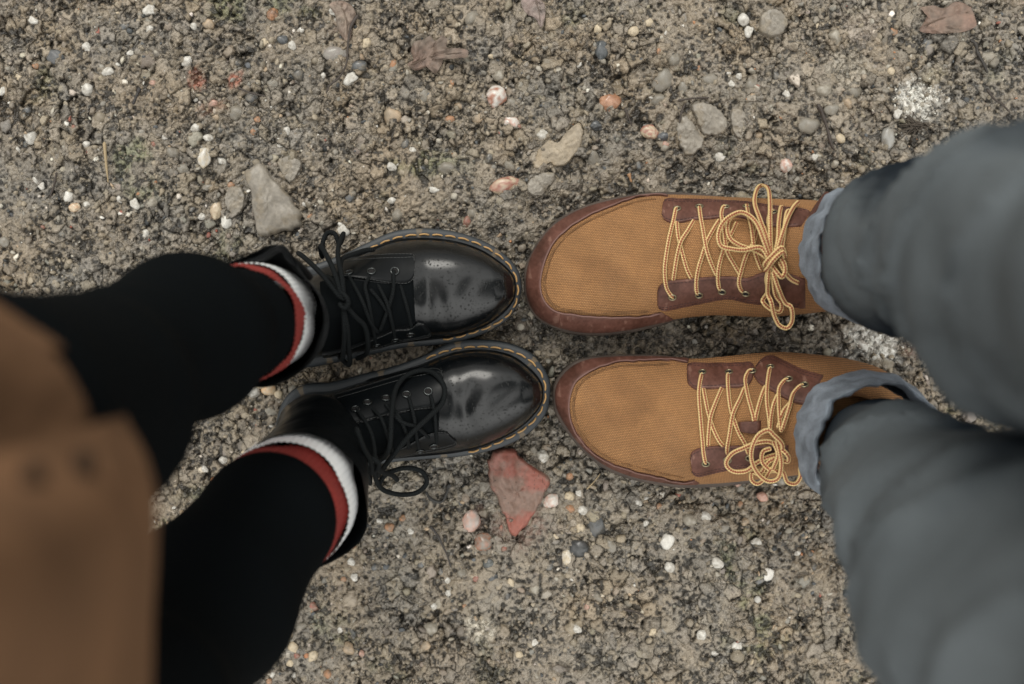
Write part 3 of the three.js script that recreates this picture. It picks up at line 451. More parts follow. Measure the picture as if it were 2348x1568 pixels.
const edgeMat = new THREE.MeshStandardMaterial({ color: rgb(0.16, 0.085, 0.07), roughness: 0.7 });
const soleTex = dataTex(512, 256, (x, y) => { const s = 0.5 + 0.9 * tileF(x, y, 10, 41, 512, 4), l = 0.8 + 0.3 * tileN(x * 0.2, y * 2, 64, 43, 512); return [enc(0.075 * s * l), enc(0.055 * s * l), enc(0.043 * s * l)]; }, true);
const soleMat = new THREE.MeshStandardMaterial({ map: soleTex, roughness: 0.7, bumpMap: soleTex, bumpScale: 0.0008 }); soleTex.repeat.set(10, 30);
const laceTex = dataTex(64, 128, (x, y) => {
  const c = Math.abs((x + 0.5) / 64 - 0.5) * 2, zig = 0.1 + 0.05 * Math.abs(((y / 16) % 2) - 1), bead = 0.78 + 0.22 * Math.abs(Math.sin(y / 128 * Math.PI * 8 + (x < 32 ? 0 : 1.2)));
  const red = c < 0.13 + 0.07 * (((y >> 4) & 1) ? 1 : -0.6) && c > -1 || c > 0.86; return red ? [enc(0.27), enc(0.075), enc(0.03)] : [enc(0.78 * bead), enc(0.58 * bead), enc(0.27 * bead)];
}, true);
laceTex.repeat.set(1, 1 / 0.0085);
const laceBump = dataTex(32, 64, (x, y) => { const v = 255 * Math.abs(Math.sin(y / 64 * Math.PI * 4 + (x / 32) * 6.28)); return [v, v, v]; }); laceBump.repeat.set(1, 1 / 0.0085);
const laceMat = new THREE.MeshStandardMaterial({ map: laceTex, roughness: 0.8, bumpMap: laceBump, bumpScale: 0.0004 });
const brassMat = new THREE.MeshStandardMaterial({ color: rgb(0.3, 0.26, 0.17), metalness: 0.85, roughness: 0.35 });
const holeMat = new THREE.MeshStandardMaterial({ color: rgb(0.006, 0.005, 0.005), roughness: 0.9 });
const polishBump = dataTex(512, 512, (x, y) => { const v = 255 * tileF(x, y, 5, 51, 512, 3); return [v, v, v]; }); polishBump.repeat.set(1 / 0.16, 1 / 0.16);
const bootMat = new THREE.MeshPhysicalMaterial({ color: rgb(0.002, 0.0028, 0.0034), roughness: 0.42, ior: 1.5, specularIntensity: 0.06, clearcoat: 0.95, clearcoatRoughness: 0.24, bumpMap: polishBump, bumpScale: 0.0025, side: THREE.DoubleSide });
const bootPanelMat = new THREE.MeshPhysicalMaterial({ color: rgb(0.0035, 0.0045, 0.0052), roughness: 0.34, specularIntensity: 0.4, ior: 1.5, bumpMap: polishBump, bumpScale: 0.002, side: THREE.DoubleSide });
const tongueMat = new THREE.MeshPhysicalMaterial({ color: rgb(0.0032, 0.0042, 0.0048), roughness: 0.85, specularIntensity: 0.12, side: THREE.DoubleSide });
const rubberTex = dataTex(256, 256, (x, y) => { const s = 0.7 + 0.6 * tileF(x, y, 12, 57, 256, 4), mud = smooth(0.66, 0.76, tileF(x, y, 4, 59, 256, 5)); return [enc(mix(0.02 * s, 0.1, mud)), enc(mix(0.025 * s, 0.075, mud)), enc(mix(0.029 * s, 0.045, mud))]; }, true);
rubberTex.repeat.set(14, 14);
const rubberMat = new THREE.MeshStandardMaterial({ map: rubberTex, roughness: 0.5, bumpMap: rubberTex, bumpScale: 0.0005 });
const threadMat = new THREE.MeshStandardMaterial({ color: rgb(0.42, 0.25, 0.095), roughness: 0.6 });
const blackLaceMat = new THREE.MeshPhysicalMaterial({ color: rgb(0.006, 0.0075, 0.008), roughness: 0.8, specularIntensity: 0.3, bumpMap: laceBump, bumpScale: 0.0004 });
const dropMat = new THREE.MeshPhysicalMaterial({ color: rgb(0.004, 0.005, 0.005), roughness: 0.06, ior: 1.33, clearcoat: 0.3 });
const bareMetal = new THREE.MeshStandardMaterial({ color: rgb(0.06, 0.065, 0.065), metalness: 0.9, roughness: 0.25 });

// ---------------------------------------------------------------- footwear builder
class Shoe {
  constructor(toe, heel, h, edges, ridge, shape, base) {
    this.O = P(toe[0], toe[1], h); const T = P(heel[0], heel[1], h); this.A = T.clone().sub(this.O); this.A.y = 0; this.L = this.A.length(); this.A.normalize(); this.B = new V3(-this.A.z, 0, this.A.x);
    const fns = edges.map((e) => this.edge(e, h)); const mid = this.L * 0.4;
    [this.lo, this.hi] = fns[0](mid) < fns[1](mid) ? fns : [fns[1], fns[0]];
    this.ridge = ridge; this.shape = shape; this.base = base;
  }
  local(p) { const d = p.clone().sub(this.O); return [d.dot(this.A), d.dot(this.B)]; }
  edge(px, h) {
    const pts = curve2(px, 160).map((q) => this.local(P(q[0], q[1], h))); let m = -1; const S = [], T = [];
    for (const [s, t] of pts) { const x = Math.max(s, m + 1e-6); S.push(x); T.push(t); m = x; }
    return (s) => { if (s <= S[0]) return T[0]; if (s >= S[S.length - 1]) return T[T.length - 1]; let a = 0, b = S.length - 1; while (b - a > 1) { const c = (a + b) >> 1; if (S[c] <= s) a = c; else b = c; } return mix(T[a], T[b], (s - S[a]) / Math.max(1e-6, S[b] - S[a])); };
  }
  R(s) { const r = this.ridge; if (s <= r[0][0]) return r[0][1]; for (let i = 1; i < r.length; i++) if (s < r[i][0]) { const p0 = r[Math.max(0, i - 2)][1], p1 = r[i - 1][1], p2 = r[i][1], p3 = r[Math.min(r.length - 1, i + 1)][1], f = (s - r[i - 1][0]) / (r[i][0] - r[i - 1][0]); return i < 3 ? mix(p1, p2, f) : 0.5 * (2 * p1 + (p2 - p0) * f + (2 * p0 - 5 * p1 + 4 * p2 - p3) * f * f + (3 * p1 - p0 - 3 * p2 + p3) * f * f * f); } return r[r.length - 1][1]; }
  height(s, t) {
    const lo = this.lo(s), hi = this.hi(s), c = (lo + hi) / 2, w = Math.max(1e-4, (hi - lo) / 2), q = Math.min(1, Math.abs((t - c) / w)), [p, e] = this.shape(s);
    return this.base + Math.max(0, this.R(s) - this.base) * Math.pow(1 - Math.pow(q, p), 1 / e) + (this.relief ? this.relief(s, t, (t - c) / w) : 0);
  }
  at(s, t, up = 0) { const p = this.O.clone().addScaledVector(this.A, s).addScaledVector(this.B, t); p.y = this.height(s, t) + up; return p; }
  yAt(p) { const [s, t] = this.local(p); return this.height(clamp(s, 0.0005, this.L - 0.0005), t); }
  onto(u, v, up = 0) { let h = 0.06; for (let k = 0; k < 14; k++) h = mix(h, this.yAt(P(u, v, h)), 0.6); const p = P(u, v, h); p.y = h; const n = this.normal(p); return p.addScaledVector(n, up); }
  normal(p) { const e = 0.0012, dx = this.yAt(p.clone().add(new V3(e, 0, 0))) - this.yAt(p.clone().add(new V3(-e, 0, 0))), dz = this.yAt(p.clone().add(new V3(0, 0, e))) - this.yAt(p.clone().add(new V3(0, 0, -e))); return new V3(-dx, 2 * e, -dz).normalize(); }
  upper(s1 = this.L) {
    return grid(72, 110, (a, b) => { const s = clamp(s1 * (b < 0.5 ? 0.5 * Math.pow(b * 2, 2) * 0.8 : 0.4 + (b - 0.5) * 1.2), 0, this.L), lo = this.lo(s), hi = this.hi(s), x = a * 2 - 1, q = Math.sin(x * Math.PI / 2) * 0.6 + 0.4 * (Math.sign(x) * (1 - Math.pow(1 - Math.abs(x), 2.2))), t = (lo + hi) / 2 + (hi - lo) / 2 * q; return [this.at(s, t), s, t]; });
  }
  worn(g, seed) { // dust, damp and rubbed places, by position
    const p = g.attributes.position, col = []; for (let i = 0; i < p.count; i++) { const [s, t] = this.local(new V3().fromBufferAttribute(p, i)), k = 0.82 + 0.36 * fbm(s * 28, t * 34, seed, 4), dust = smooth(0.56, 0.75, fbm(s * 60 + 3, t * 45, seed + 4, 4)) * 0.3, damp = smooth(0.55, 0.72, fbm(s * 18 + 8, t * 22, seed + 9, 3)) * 0.14; col.push(k * (1 - damp) + dust * 0.1, k * (1 - damp * 1.1) + dust * 0.16, k * (1 - damp * 1.15) + dust * 0.3); }
    g.setAttribute('color', new THREE.Float32BufferAttribute(col, 3)); return g;
  }
  patch(e1, e2, thick, n = 44, flip) { // panel between two plan lines, lying on the upper
    const A = curve2(e1, n), B = curve2(e2, n), f = [0, 0.012, 0.05, 0.12, 0.25, 0.4, 0.55, 0.7, 0.82, 0.92, 0.965, 0.99, 1], o = [-0.6, 0.55, 0.95, 1, 1, 1, 1, 1, 1, 1, 0.95, 0.55, -0.6];
    return grid(f.length - 1, n, (a, b, i, j) => { const u = mix(A[j][0], B[j][0], f[i]), v = mix(A[j][1], B[j][1], f[i]), endw = Math.min(j, n - j), q = endw === 0 ? -0.6 : endw === 1 ? 0.7 : 1; const p = this.onto(u, v, thick * Math.min(o[i], q)); const [s, t] = this.local(p); return [p, s, t]; });
  }
  line(px, r, up, n) { return tube(curve2(px, n ?? px.length * 4).map((q) => this.onto(q[0], q[1], up)), r, 1.5, 6); }
  stitches(px, pitch, len, r, up) {
    const c = curve2(px, 300).map((q) => this.onto(q[0], q[1], up)), gs = []; let d = 0, next = 0;
    for (let i = 1; i < c.length; i++) { d += c[i].distanceTo(c[i - 1]); if (d >= next) { const t = c[i].clone().sub(c[i - 1]).normalize(), g = new THREE.CapsuleGeometry(r, len, 2, 5).applyQuaternion(new THREE.Quaternion().setFromUnitVectors(new V3(0, 1, 0), t)).translate(c[i].x, c[i].y, c[i].z); gs.push(g); next += pitch; } }
    return mergeGeometries(gs);
  }
  eyelet(parent, u, v, R, r, up, metal) {
    const p = this.onto(u, v, up), n = this.normal(p), q = new THREE.Quaternion().setFromUnitVectors(new V3(0, 0, 1), n);
    part('eyelet', new THREE.TorusGeometry(R, r, 8, 20).applyQuaternion(q).translate(p.x, p.y, p.z), metal, parent);
    part('eyelet_hole', new THREE.CircleGeometry(R, 16).applyQuaternion(q).translate(p.x, p.y + 0.0002, p.z), holeMat, parent);
  }
  cord(px, r, flat = 1) { return tube(px.map(([u, v, up, abs]) => abs ? P(u, v, abs) : this.onto(u, v, r * flat + (up ?? 0.0006))), r, 7, 9, false, flat); }
}
function slab(edges, h, profile, n = 150) { // closed outline swept through (outset, height) pairs, with both caps
  const A = curve2(edges[0], n), B = curve2(edges[1], n).reverse(), ring = [...A, ...B.slice(1, -1)].map((q) => P(q[0], q[1], h));
  let area = 0; ring.forEach((p, i) => { const q = ring[(i + 1) % ring.length]; area += p.x * q.z - q.x * p.z; });
  if (area < 0) ring.reverse();
  const m = ring.length, nrm = ring.map((p, i) => { const a = ring[(i + m - 3) % m], b = ring[(i + 3) % m], t = b.clone().sub(a); return new V3(t.z, 0, -t.x).normalize(); });
  let len = 0; const L = ring.map((p, i) => (len += i ? p.distanceTo(ring[i - 1]) : 0));
  const side = grid(m, profile.length - 1, (a, b, i, j) => { const k = i % m, [o, y, c] = profile[j]; const p = ring[k].clone().addScaledVector(nrm[k], o); p.y = y + (c ? (noise2(L[k] * 300, j, 7) - 0.5) * c : 0); return [p, i === m ? len : L[k], y + j * 0.004]; }, true);
  const caps = [0, profile.length - 1].map((j) => { const [o, y] = profile[j], ps = ring.map((p, k) => p.clone().addScaledVector(nrm[k], o)), f = THREE.ShapeUtils.triangulateShape(ps.map((p) => new THREE.Vector2(p.x, p.z)), []); const g = new THREE.BufferGeometry(), pos = [], uv = []; for (const p of ps) { pos.push(p.x, y, p.z); uv.push(p.x, p.z); } g.setAttribute('position', new THREE.Float32BufferAttribute(pos, 3)); g.setAttribute('uv', new THREE.Float32BufferAttribute(uv, 2)); g.setIndex(f.flatMap((t) => j ? [t[0], t[2], t[1]] : t)); g.computeVertexNormals(); return g; });
  return mergeGeometries([side, ...caps]);
}
// ---------------------------------------------------------------- person on the right: rolled jeans, tan canvas lace-up shoes
const man = thing('person', 'person on the right in rolled up grey blue jeans and tan canvas lace-up shoes', 'person', new V3(0.29, 0, 0.0));
function tanShoe(label, d) {
  const g = piece('shoe', man, label);
  const sh = new Shoe(d.toe, d.heel, 0.02, d.upper, [[0, 0.022], [0.004, 0.036], [0.012, 0.046], [0.03, 0.055], [0.06, 0.062], [0.095, 0.069], [0.125, 0.077], [0.16, 0.089], [0.2, 0.103], [0.235, 0.114], [0.262, 0.113], [0.288, 0.092], [0.305, 0.07], [0.32, 0.02]],
    (s) => [mix(2.9, 2.2, smooth(0.02, 0.16, s)), mix(1.9, 1.55, smooth(0.02, 0.16, s))], 0.02);
  sh.relief = (s, t, q) => ((fbm(s * 60, t * 25, d.seed, 3) - 0.5) * 0.005 * smooth(0.02, 0.1, s) - 0.0016 * Math.exp(-Math.pow((s - 0.092 - t * 0.12 - 0.006 * Math.sin(t * 70)) / 0.0035, 2)) - 0.0012 * Math.exp(-Math.pow((s - 0.112 + t * 0.1) / 0.003, 2)) - 0.001 * Math.exp(-Math.pow((s - 0.074 + t * 0.2) / 0.004, 2))) * (1 - q * q);
  part('canvas_upper', sh.worn(sh.upper(), d.seed + 40), wornCanvasMat, g);
  part('sole', slab(d.sole, 0.012, [[-0.004, -0.003], [0.0, 0.0], [0.0008, 0.005, 0.0012], [0.0002, 0.008, 0.001], [0.001, 0.011, 0.001], [0.0012, 0.016, 0.0012], [0.0, 0.0195], [-0.003, 0.0205]]), soleMat, g);
  // leather rand round the toe, from the sole up to the seam
  const N = 110, seam = curve2(d.seam, N), rim = curve2(d.rim, N);
  const F = [0, 0.06, 0.2, 0.4, 0.6, 0.78, 0.9, 0.97, 1, 1], off = [0.0008, 0.0014, 0.0016, 0.0017, 0.0018, 0.0019, 0.002, 0.0018, 0.0013, -0.0008];
  part('toe_rand', grid(9, N, (a, b, i, j) => {
    const jag = (noise2(j * 0.55, 3, d.seed + 5) - 0.5) * 3.2, u = mix(rim[j][0], seam[j][0], F[i]), v = mix(rim[j][1], seam[j][1], F[i]) + (F[i] === 1 ? jag : 0), p = sh.onto(u, v, off[i] * (j === 0 || j === N ? 0.2 : 1));
    if (i === 0) p.y = Math.min(p.y, 0.021); const [s, t] = sh.local(p); return [p, s, t];
  }), leatherMat, g);
  part('seam', tube(seam.filter((q, i) => i % 2 === 0).map((q, i) => sh.onto(q[0], q[1] + (noise2(i * 1.1, 3, d.seed + 5) - 0.5) * 2.5, 0.0016)), 0.0008, 2, 6), edgeMat, g);
  const cu = d.seam.reduce((a, q) => a + q[0], 0) / d.seam.length + 70, cv = d.seam.reduce((a, q) => a + q[1], 0) / d.seam.length;
  const inner = d.seam.map(([u, v]) => { const l = Math.hypot(cu - u, cv - v); return [u + (cu - u) / l * 9, v + (cv - v) / l * 9]; }).slice(1, -1);
  part('piping', sh.line(inner, 0.0013, 0.0002, 70), canvasMat, g);
  d.panels.forEach(([e1, e2]) => {
    part('eyestay', sh.patch(e1, e2, 0.0021), leatherMat, g);
    const inset = (f, h) => { const A = curve2(e1, 40), B = curve2(e2, 40); return A.slice(2, -2).map((q, k) => [mix(q[0], B[k + 2][0], f), mix(q[1], B[k + 2][1], f)]); };
    part('stitching', mergeGeometries([sh.stitches(inset(0.09), 0.0032, 0.0018, 0.00035, 0.0022), sh.stitches(inset(0.9), 0.0032, 0.0018, 0.00035, 0.0022), sh.stitches(inset(0.83), 0.0032, 0.0018, 0.00035, 0.0022)]), seamMat, g);
  });
  d.eyelets.forEach(([u, v]) => sh.eyelet(g, u, v, 0.0029, 0.0008, 0.0022, brassMat));
  d.laces.forEach((l) => part('lace', sh.cord(l, 0.0018, 0.72), laceMat, g));
  d.bow.forEach((l) => part('bow_loop', sh.cord(l, 0.0019, 0.8), laceMat, g));
  if (d.tab) part('lace_tab', sh.patch(d.tab[0], d.tab[1], 0.0032, 14), leatherMat, g);
  part('ankle_collar', rings(d.collar, 48, 5), canvasMat, g);
  part('collar_binding', tube(d.binding.map(([u, v, h]) => P(u, v, h)), 0.0032, 8, 8), leatherMat, g);
  if (d.sock) part('sock', rings(d.sock, 40, 4), new THREE.MeshStandardMaterial({ color: rgb(0.33, 0.02, 0.02), roughness: 0.9 }), g);
  return sh;
}
tanShoe('upper tan canvas shoe with a large loose bow, toe against the upper black boot', {
  seed: 3, toe: [1203, 640], heel: [2022, 592],
  sole: [[[1203, 640], [1206, 612], [1218, 585], [1241, 545], [1281, 505], [1340, 475], [1400, 458], [1470, 447], [1540, 444], [1640, 452], [1740, 470], [1840, 490], [1930, 500], [1990, 525], [2018, 560], [2022, 592]],
    [[1203, 640], [1207, 680], [1225, 720], [1260, 745], [1310, 762], [1370, 767], [1440, 760], [1500, 747], [1560, 728], [1640, 705], [1740, 690], [1850, 690], [1940, 692], [2000, 660], [2022, 592]]],
  upper: [[[1206, 640], [1209, 612], [1221, 586], [1244, 548], [1284, 508], [1342, 478], [1402, 461], [1470, 450], [1540, 446], [1640, 450], [1700, 453], [1800, 457], [1880, 462], [1960, 490], [2005, 540], [2014, 592]],
    [[1206, 640], [1211, 678], [1229, 716], [1263, 740], [1312, 757], [1370, 762], [1440, 755], [1500, 742], [1560, 730], [1600, 726], [1640, 723], [1700, 725], [1750, 727], [1830, 721], [1900, 712], [1970, 690], [2005, 650], [2014, 592]]],
  seam: [[1530, 452], [1508, 449], [1460, 455], [1397, 476], [1333, 506], [1286, 541], [1260, 576], [1245, 617], [1240, 655], [1248, 687], [1270, 709], [1318, 720], [1381, 725], [1444, 725], [1492, 721], [1514, 714]],
  rim: [[1532, 447], [1508, 447], [1460, 451], [1390, 464], [1330, 482], [1275, 514], [1238, 555], [1215, 598], [1207, 650], [1216, 700], [1245, 734], [1310, 757], [1370, 762], [1440, 755], [1500, 742], [1545, 732]],
  panels: [[[[1517, 482], [1519, 500], [1530, 510], [1556, 512], [1597, 505], [1625, 504], [1682, 498], [1733, 511], [1778, 522], [1840, 520]], [[1519, 474], [1522, 462], [1532, 457], [1560, 458], [1619, 459], [1660, 462], [1714, 465], [1778, 474], [1835, 480], [1862, 486]]],
    [[[1506, 678], [1508, 660], [1524, 645], [1571, 639], [1635, 633], [1680, 633], [1714, 636], [1746, 624], [1790, 622], [1850, 640]], [[1506, 690], [1509, 705], [1520, 711], [1571, 702], [1635, 689], [1670, 684], [1714, 693], [1762, 699], [1800, 702], [1850, 706]]]],
  eyelets: [[1552, 483], [1603, 478], [1663, 479], [1711, 478], [1773, 491], [1541, 678], [1602, 673], [1656, 665], [1710, 669]],
  laces: [[[1553, 484, -0.002], [1551, 482], [1544, 510], [1536, 544], [1529, 585], [1525, 617], [1526, 645], [1530, 661], [1541, 677], [1544, 680, -0.002]],
    [[1552, 506, -0.001], [1553, 522], [1556, 544], [1568, 591], [1578, 620], [1586, 640, -0.001]],
    [[1592, 503, -0.001], [1577, 530], [1562, 556, 0.003], [1551, 591], [1546, 620], [1543, 644, -0.001]],
    [[1604, 480, -0.002], [1603, 478], [1606, 500], [1611, 524], [1625, 579, 0.003], [1636, 612], [1645, 634, -0.001]],
    [[1650, 503, -0.001], [1636, 528], [1622, 555], [1610, 588], [1602, 612], [1596, 645], [1598, 668], [1602, 674, -0.002]],
    [[1664, 481, -0.002], [1660, 478], [1654, 492], [1659, 526], [1670, 579, 0.003], [1684, 606], [1697, 630, -0.001]],
    [[1690, 508, -0.001], [1676, 540], [1662, 568], [1650, 608], [1647, 640], [1650, 658], [1656, 665, -0.002]],
    [[1712, 478, -0.002], [1711, 473], [1716, 500], [1722, 530, 0.003], [1732, 580, 0.003], [1746, 620, -0.001]],
    [[1735, 520, -0.001], [1728, 556], [1714, 582, 0.002], [1701, 615], [1694, 645], [1700, 662], [1709, 670, -0.002]],
    [[1774, 492, -0.002], [1770, 488], [1762, 505], [1766, 540, 0.004], [1778, 588, 0.008]]],
  bow: [[[1778, 590, 0.010], [1762, 556, 0.012], [1746, 526, 0.012], [1732, 495, 0.010], [1731, 468, 0.009], [1742, 453, 0.009], [1757, 461, 0.010], [1765, 490, 0.011], [1769, 530, 0.012], [1778, 588, 0.012]],
    [[1776, 588, 0.012], [1757, 560, 0.016], [1733, 535, 0.018], [1706, 520, 0.016], [1678, 520, 0.013], [1656, 530, 0.010], [1648, 549, 0.008], [1658, 568, 0.009], [1684, 575, 0.011], [1714, 573, 0.013], [1745, 572, 0.014], [1776, 592, 0.013]],
    [[1774, 584, 0.009], [1752, 550, 0.010], [1724, 520, 0.009], [1698, 506, 0.007], [1676, 510, 0.005], [1668, 530, 0.004], [1676, 552, 0.005], [1700, 564, 0.007], [1740, 580, 0.009], [1770, 592, 0.010]],
    [[1776, 596, 0.011], [1770, 625, 0.011], [1764, 655, 0.009], [1767, 690, 0, 0.1], [1775, 724, 0, 0.092], [1788, 747, 0, 0.087], [1804, 752, 0, 0.086], [1815, 738, 0, 0.089], [1812, 702, 0, 0.098], [1802, 668, 0.011], [1790, 640, 0.012], [1782, 610, 0.012]],
    [[1768, 604, 0.008], [1759, 628, 0.007], [1763, 654, 0.005], [1750, 674, 0.003], [1748, 690, 0, 0.085], [1760, 704, 0, 0.083], [1777, 714, 0, 0.084], [1788, 714, 0, 0.087], [1791, 696, 0, 0.092], [1782, 660, 0.007], [1778, 620, 0.009]],
    [[1782, 592, 0.010], [1788, 560, 0.009], [1789, 525, 0.006], [1790, 485, 0.002], [1793, 478, -0.001]],
    [[1784, 590, 0.010], [1798, 552, 0.009], [1806, 520, 0.006], [1818, 490, 0.004], [1830, 474, 0.003]],
    [[1794, 578, 0.009], [1800, 530, 0.006], [1806, 496, 0.003], [1812, 487, 0.0]],
    [[1790, 596, 0.009], [1802, 615, 0.007], [1815, 632, 0.004], [1832, 645, 0.001]],
    [[1750, 604, 0.010], [1762, 598, 0.014], [1780, 586, 0.016], [1796, 572, 0.014], [1804, 580, 0.010]],
    [[1752, 612, 0.010], [1768, 606, 0.014], [1786, 592, 0.016], [1800, 580, 0.013], [1804, 590, 0.009]],
    [[1776, 600, 0.010], [1788, 612, 0.012], [1796, 620, 0.011], [1803, 612, 0.010], [1800, 600, 0.009], [1792, 590, 0.008]]],
  collar: [[0.085, 1940, 592, 92], [0.1, 1945, 591, 95], [0.112, 1950, 590, 95], [0.12, 1955, 588, 92]],
  binding: [[1898, 444, 0.07], [1876, 474, 0.088], [1856, 510, 0.1], [1850, 545, 0.106], [1850, 590, 0.107], [1862, 640, 0.102], [1890, 690, 0.09]],
  sock: [[0.11, 1945, 580, 78], [0.14, 1960, 582, 80], [0.17, 1985, 585, 82]],
});
tanShoe('lower tan canvas shoe with a curled bow and a leather lace tab, toe against the lower black boot', {
  seed: 9, toe: [1268, 905], heel: [2092, 965],
  sole: [[[1268, 905], [1272, 882], [1286, 858], [1320, 829], [1380, 817], [1450, 815], [1530, 818], [1590, 828], [1680, 845], [1780, 855], [1880, 860], [1980, 868], [2050, 890], [2085, 930], [2092, 965]],
    [[1268, 905], [1275, 945], [1310, 1000], [1370, 1060], [1430, 1090], [1500, 1106], [1560, 1114], [1640, 1112], [1740, 1100], [1840, 1085], [1940, 1070], [2030, 1055], [2075, 1020], [2092, 965]]],
  upper: [[[1272, 905], [1276, 884], [1291, 861], [1323, 833], [1382, 821], [1450, 818], [1530, 820], [1590, 822], [1660, 817], [1740, 809], [1790, 807], [1860, 812], [1940, 822], [2020, 846], [2068, 885], [2086, 960]],
    [[1272, 905], [1280, 942], [1314, 996], [1372, 1055], [1431, 1085], [1500, 1101], [1560, 1109], [1640, 1108], [1740, 1098], [1840, 1086], [1940, 1074], [2020, 1055], [2065, 1022], [2086, 960]]],
  seam: [[1576, 833], [1539, 827], [1481, 829], [1408, 834], [1349, 855], [1320, 879], [1307, 914], [1308, 952], [1320, 987], [1349, 1025], [1393, 1057], [1452, 1078], [1510, 1092], [1569, 1103], [1592, 1100]],
  rim: [[1580, 823], [1539, 821], [1481, 819], [1408, 820], [1345, 827], [1300, 852], [1277, 888], [1276, 930], [1295, 968], [1330, 1016], [1385, 1063], [1445, 1089], [1505, 1102], [1565, 1109], [1605, 1108]],
  panels: [[[[1574, 856], [1577, 880], [1592, 893], [1616, 893], [1642, 892], [1670, 890], [1698, 889], [1716, 884], [1726, 868]], [[1574, 846], [1577, 837], [1586, 834], [1614, 834], [1640, 834], [1670, 834], [1700, 833], [1722, 833], [1732, 846]]],
    [[[1727, 862], [1740, 880], [1759, 892], [1788, 909], [1818, 924], [1850, 930]], [[1729, 848], [1745, 826], [1766, 816], [1800, 829], [1840, 848], [1890, 862]]],
    [[[1583, 1058], [1584, 1038], [1598, 1028], [1625, 1022], [1657, 1021], [1690, 1021], [1720, 1022], [1760, 1020], [1810, 1020]], [[1585, 1070], [1589, 1085], [1600, 1091], [1628, 1086], [1657, 1079], [1692, 1073], [1727, 1067], [1765, 1062], [1810, 1060]]]],
  eyelets: [[1610, 857], [1671, 857], [1725, 855], [1766, 845], [1808, 873], [1844, 886], [1618, 1059], [1668, 1051], [1718, 1046]],
  laces: [[[1611, 858, -0.002], [1609, 862], [1603, 900], [1606, 955], [1611, 1005], [1614, 1040], [1618, 1057], [1621, 1060, -0.002]],
    [[1612, 888, -0.001], [1616, 910], [1625, 949], [1637, 985], [1650, 1010], [1660, 1024, -0.001]],
    [[1656, 886, -0.001], [1645, 915], [1632, 954, 0.003], [1625, 990], [1623, 1025, -0.001]],
    [[1671, 858, -0.002], [1669, 862], [1671, 900], [1678, 944], [1694, 990], [1708, 1016], [1716, 1040, 0.0]],
    [[1708, 886, -0.001], [1697, 915], [1684, 950, 0.003], [1673, 995], [1667, 1028], [1668, 1050, -0.002]],
    [[1726, 856, -0.002], [1721, 853], [1710, 868], [1714, 905], [1727, 955], [1729, 970, 0.0]],
    [[1756, 884, -0.001], [1748, 905], [1735, 947, 0.001], [1731, 970, 0.0]],
    [[1768, 846, -0.002], [1766, 848], [1760, 880], [1759, 920], [1764, 960], [1766, 985, 0.003]],
    [[1786, 900, -0.001], [1776, 925], [1769, 955], [1766, 985, 0.004]],
    [[1808, 873, -0.002], [1803, 874], [1788, 890], [1786, 920], [1792, 952, 0.004], [1798, 985, 0.008]],
    [[1816, 920, -0.001], [1800, 945, 0.003], [1788, 980, 0.006]],
    [[1844, 886, -0.002], [1838, 887], [1820, 904], [1815, 938, 0.006], [1800, 980, 0.008]]],
  bow: [[[1797, 1022, 0.010], [1804, 1000, 0.016], [1790, 984, 0.022], [1765, 980, 0.024], [1742, 990, 0.024], [1730, 1012, 0.022], [1734, 1038, 0.020], [1756, 1056, 0.019], [1782, 1054, 0.018], [1796, 1036, 0.015], [1794, 1014, 0.014], [1784, 996, 0.013]],
    [[1796, 1022, 0.008], [1770, 1004, 0.009], [1738, 1004, 0.012], [1706, 1012, 0.011], [1682, 1026, 0.010], [1668, 1046, 0.009], [1680, 1056, 0.010], [1708, 1054, 0.011], [1736, 1040, 0.010], [1764, 1028, 0.009], [1794, 1024, 0.009]],
    [[1794, 1028, 0.010], [1762, 1034, 0.011], [1738, 1056, 0.012], [1724, 1082, 0, 0.084], [1723, 1101, 0, 0.08], [1735, 1109, 0, 0.08], [1752, 1098, 0, 0.085], [1770, 1074, 0, 0.096], [1788, 1050, 0.013], [1798, 1026, 0.012]],
    [[1798, 1026, 0.009], [1790, 1052, 0.009], [1796, 1084, 0, 0.085], [1806, 1106, 0, 0.078], [1822, 1109, 0, 0.078], [1834, 1094, 0, 0.084], [1834, 1070, 0, 0.092]],
    [[1790, 1030, 0.008], [1780, 1058, 0.007], [1766, 1080, 0, 0.083], [1745, 1092, 0, 0.077], [1740, 1080, 0, 0.08], [1756, 1060, 0.006], [1778, 1040, 0.007]],
    [[1776, 1000, 0.012], [1784, 1016, 0.014], [1780, 1036, 0.014], [1764, 1046, 0.013], [1748, 1036, 0.012], [1752, 1018, 0.012], [1772, 1010, 0.013]],
    [[1790, 1008, 0.012], [1806, 1016, 0.014], [1814, 1026, 0.012], [1806, 1036, 0.010], [1792, 1032, 0.010]]],
  tab: [[[1690, 968], [1705, 966], [1725, 965], [1746, 964]], [[1692, 988], [1705, 992], [1725, 994], [1746, 990]]],
  collar: [[0.085, 1940, 985, 92], [0.1, 1945, 990, 95], [0.112, 1950, 996, 95], [0.12, 1955, 1000, 92]],
  binding: [[1890, 872, 0.08], [1870, 905, 0.095], [1858, 950, 0.104], [1855, 1000, 0.105], [1862, 1050, 0.098], [1880, 1085, 0.085]],
});
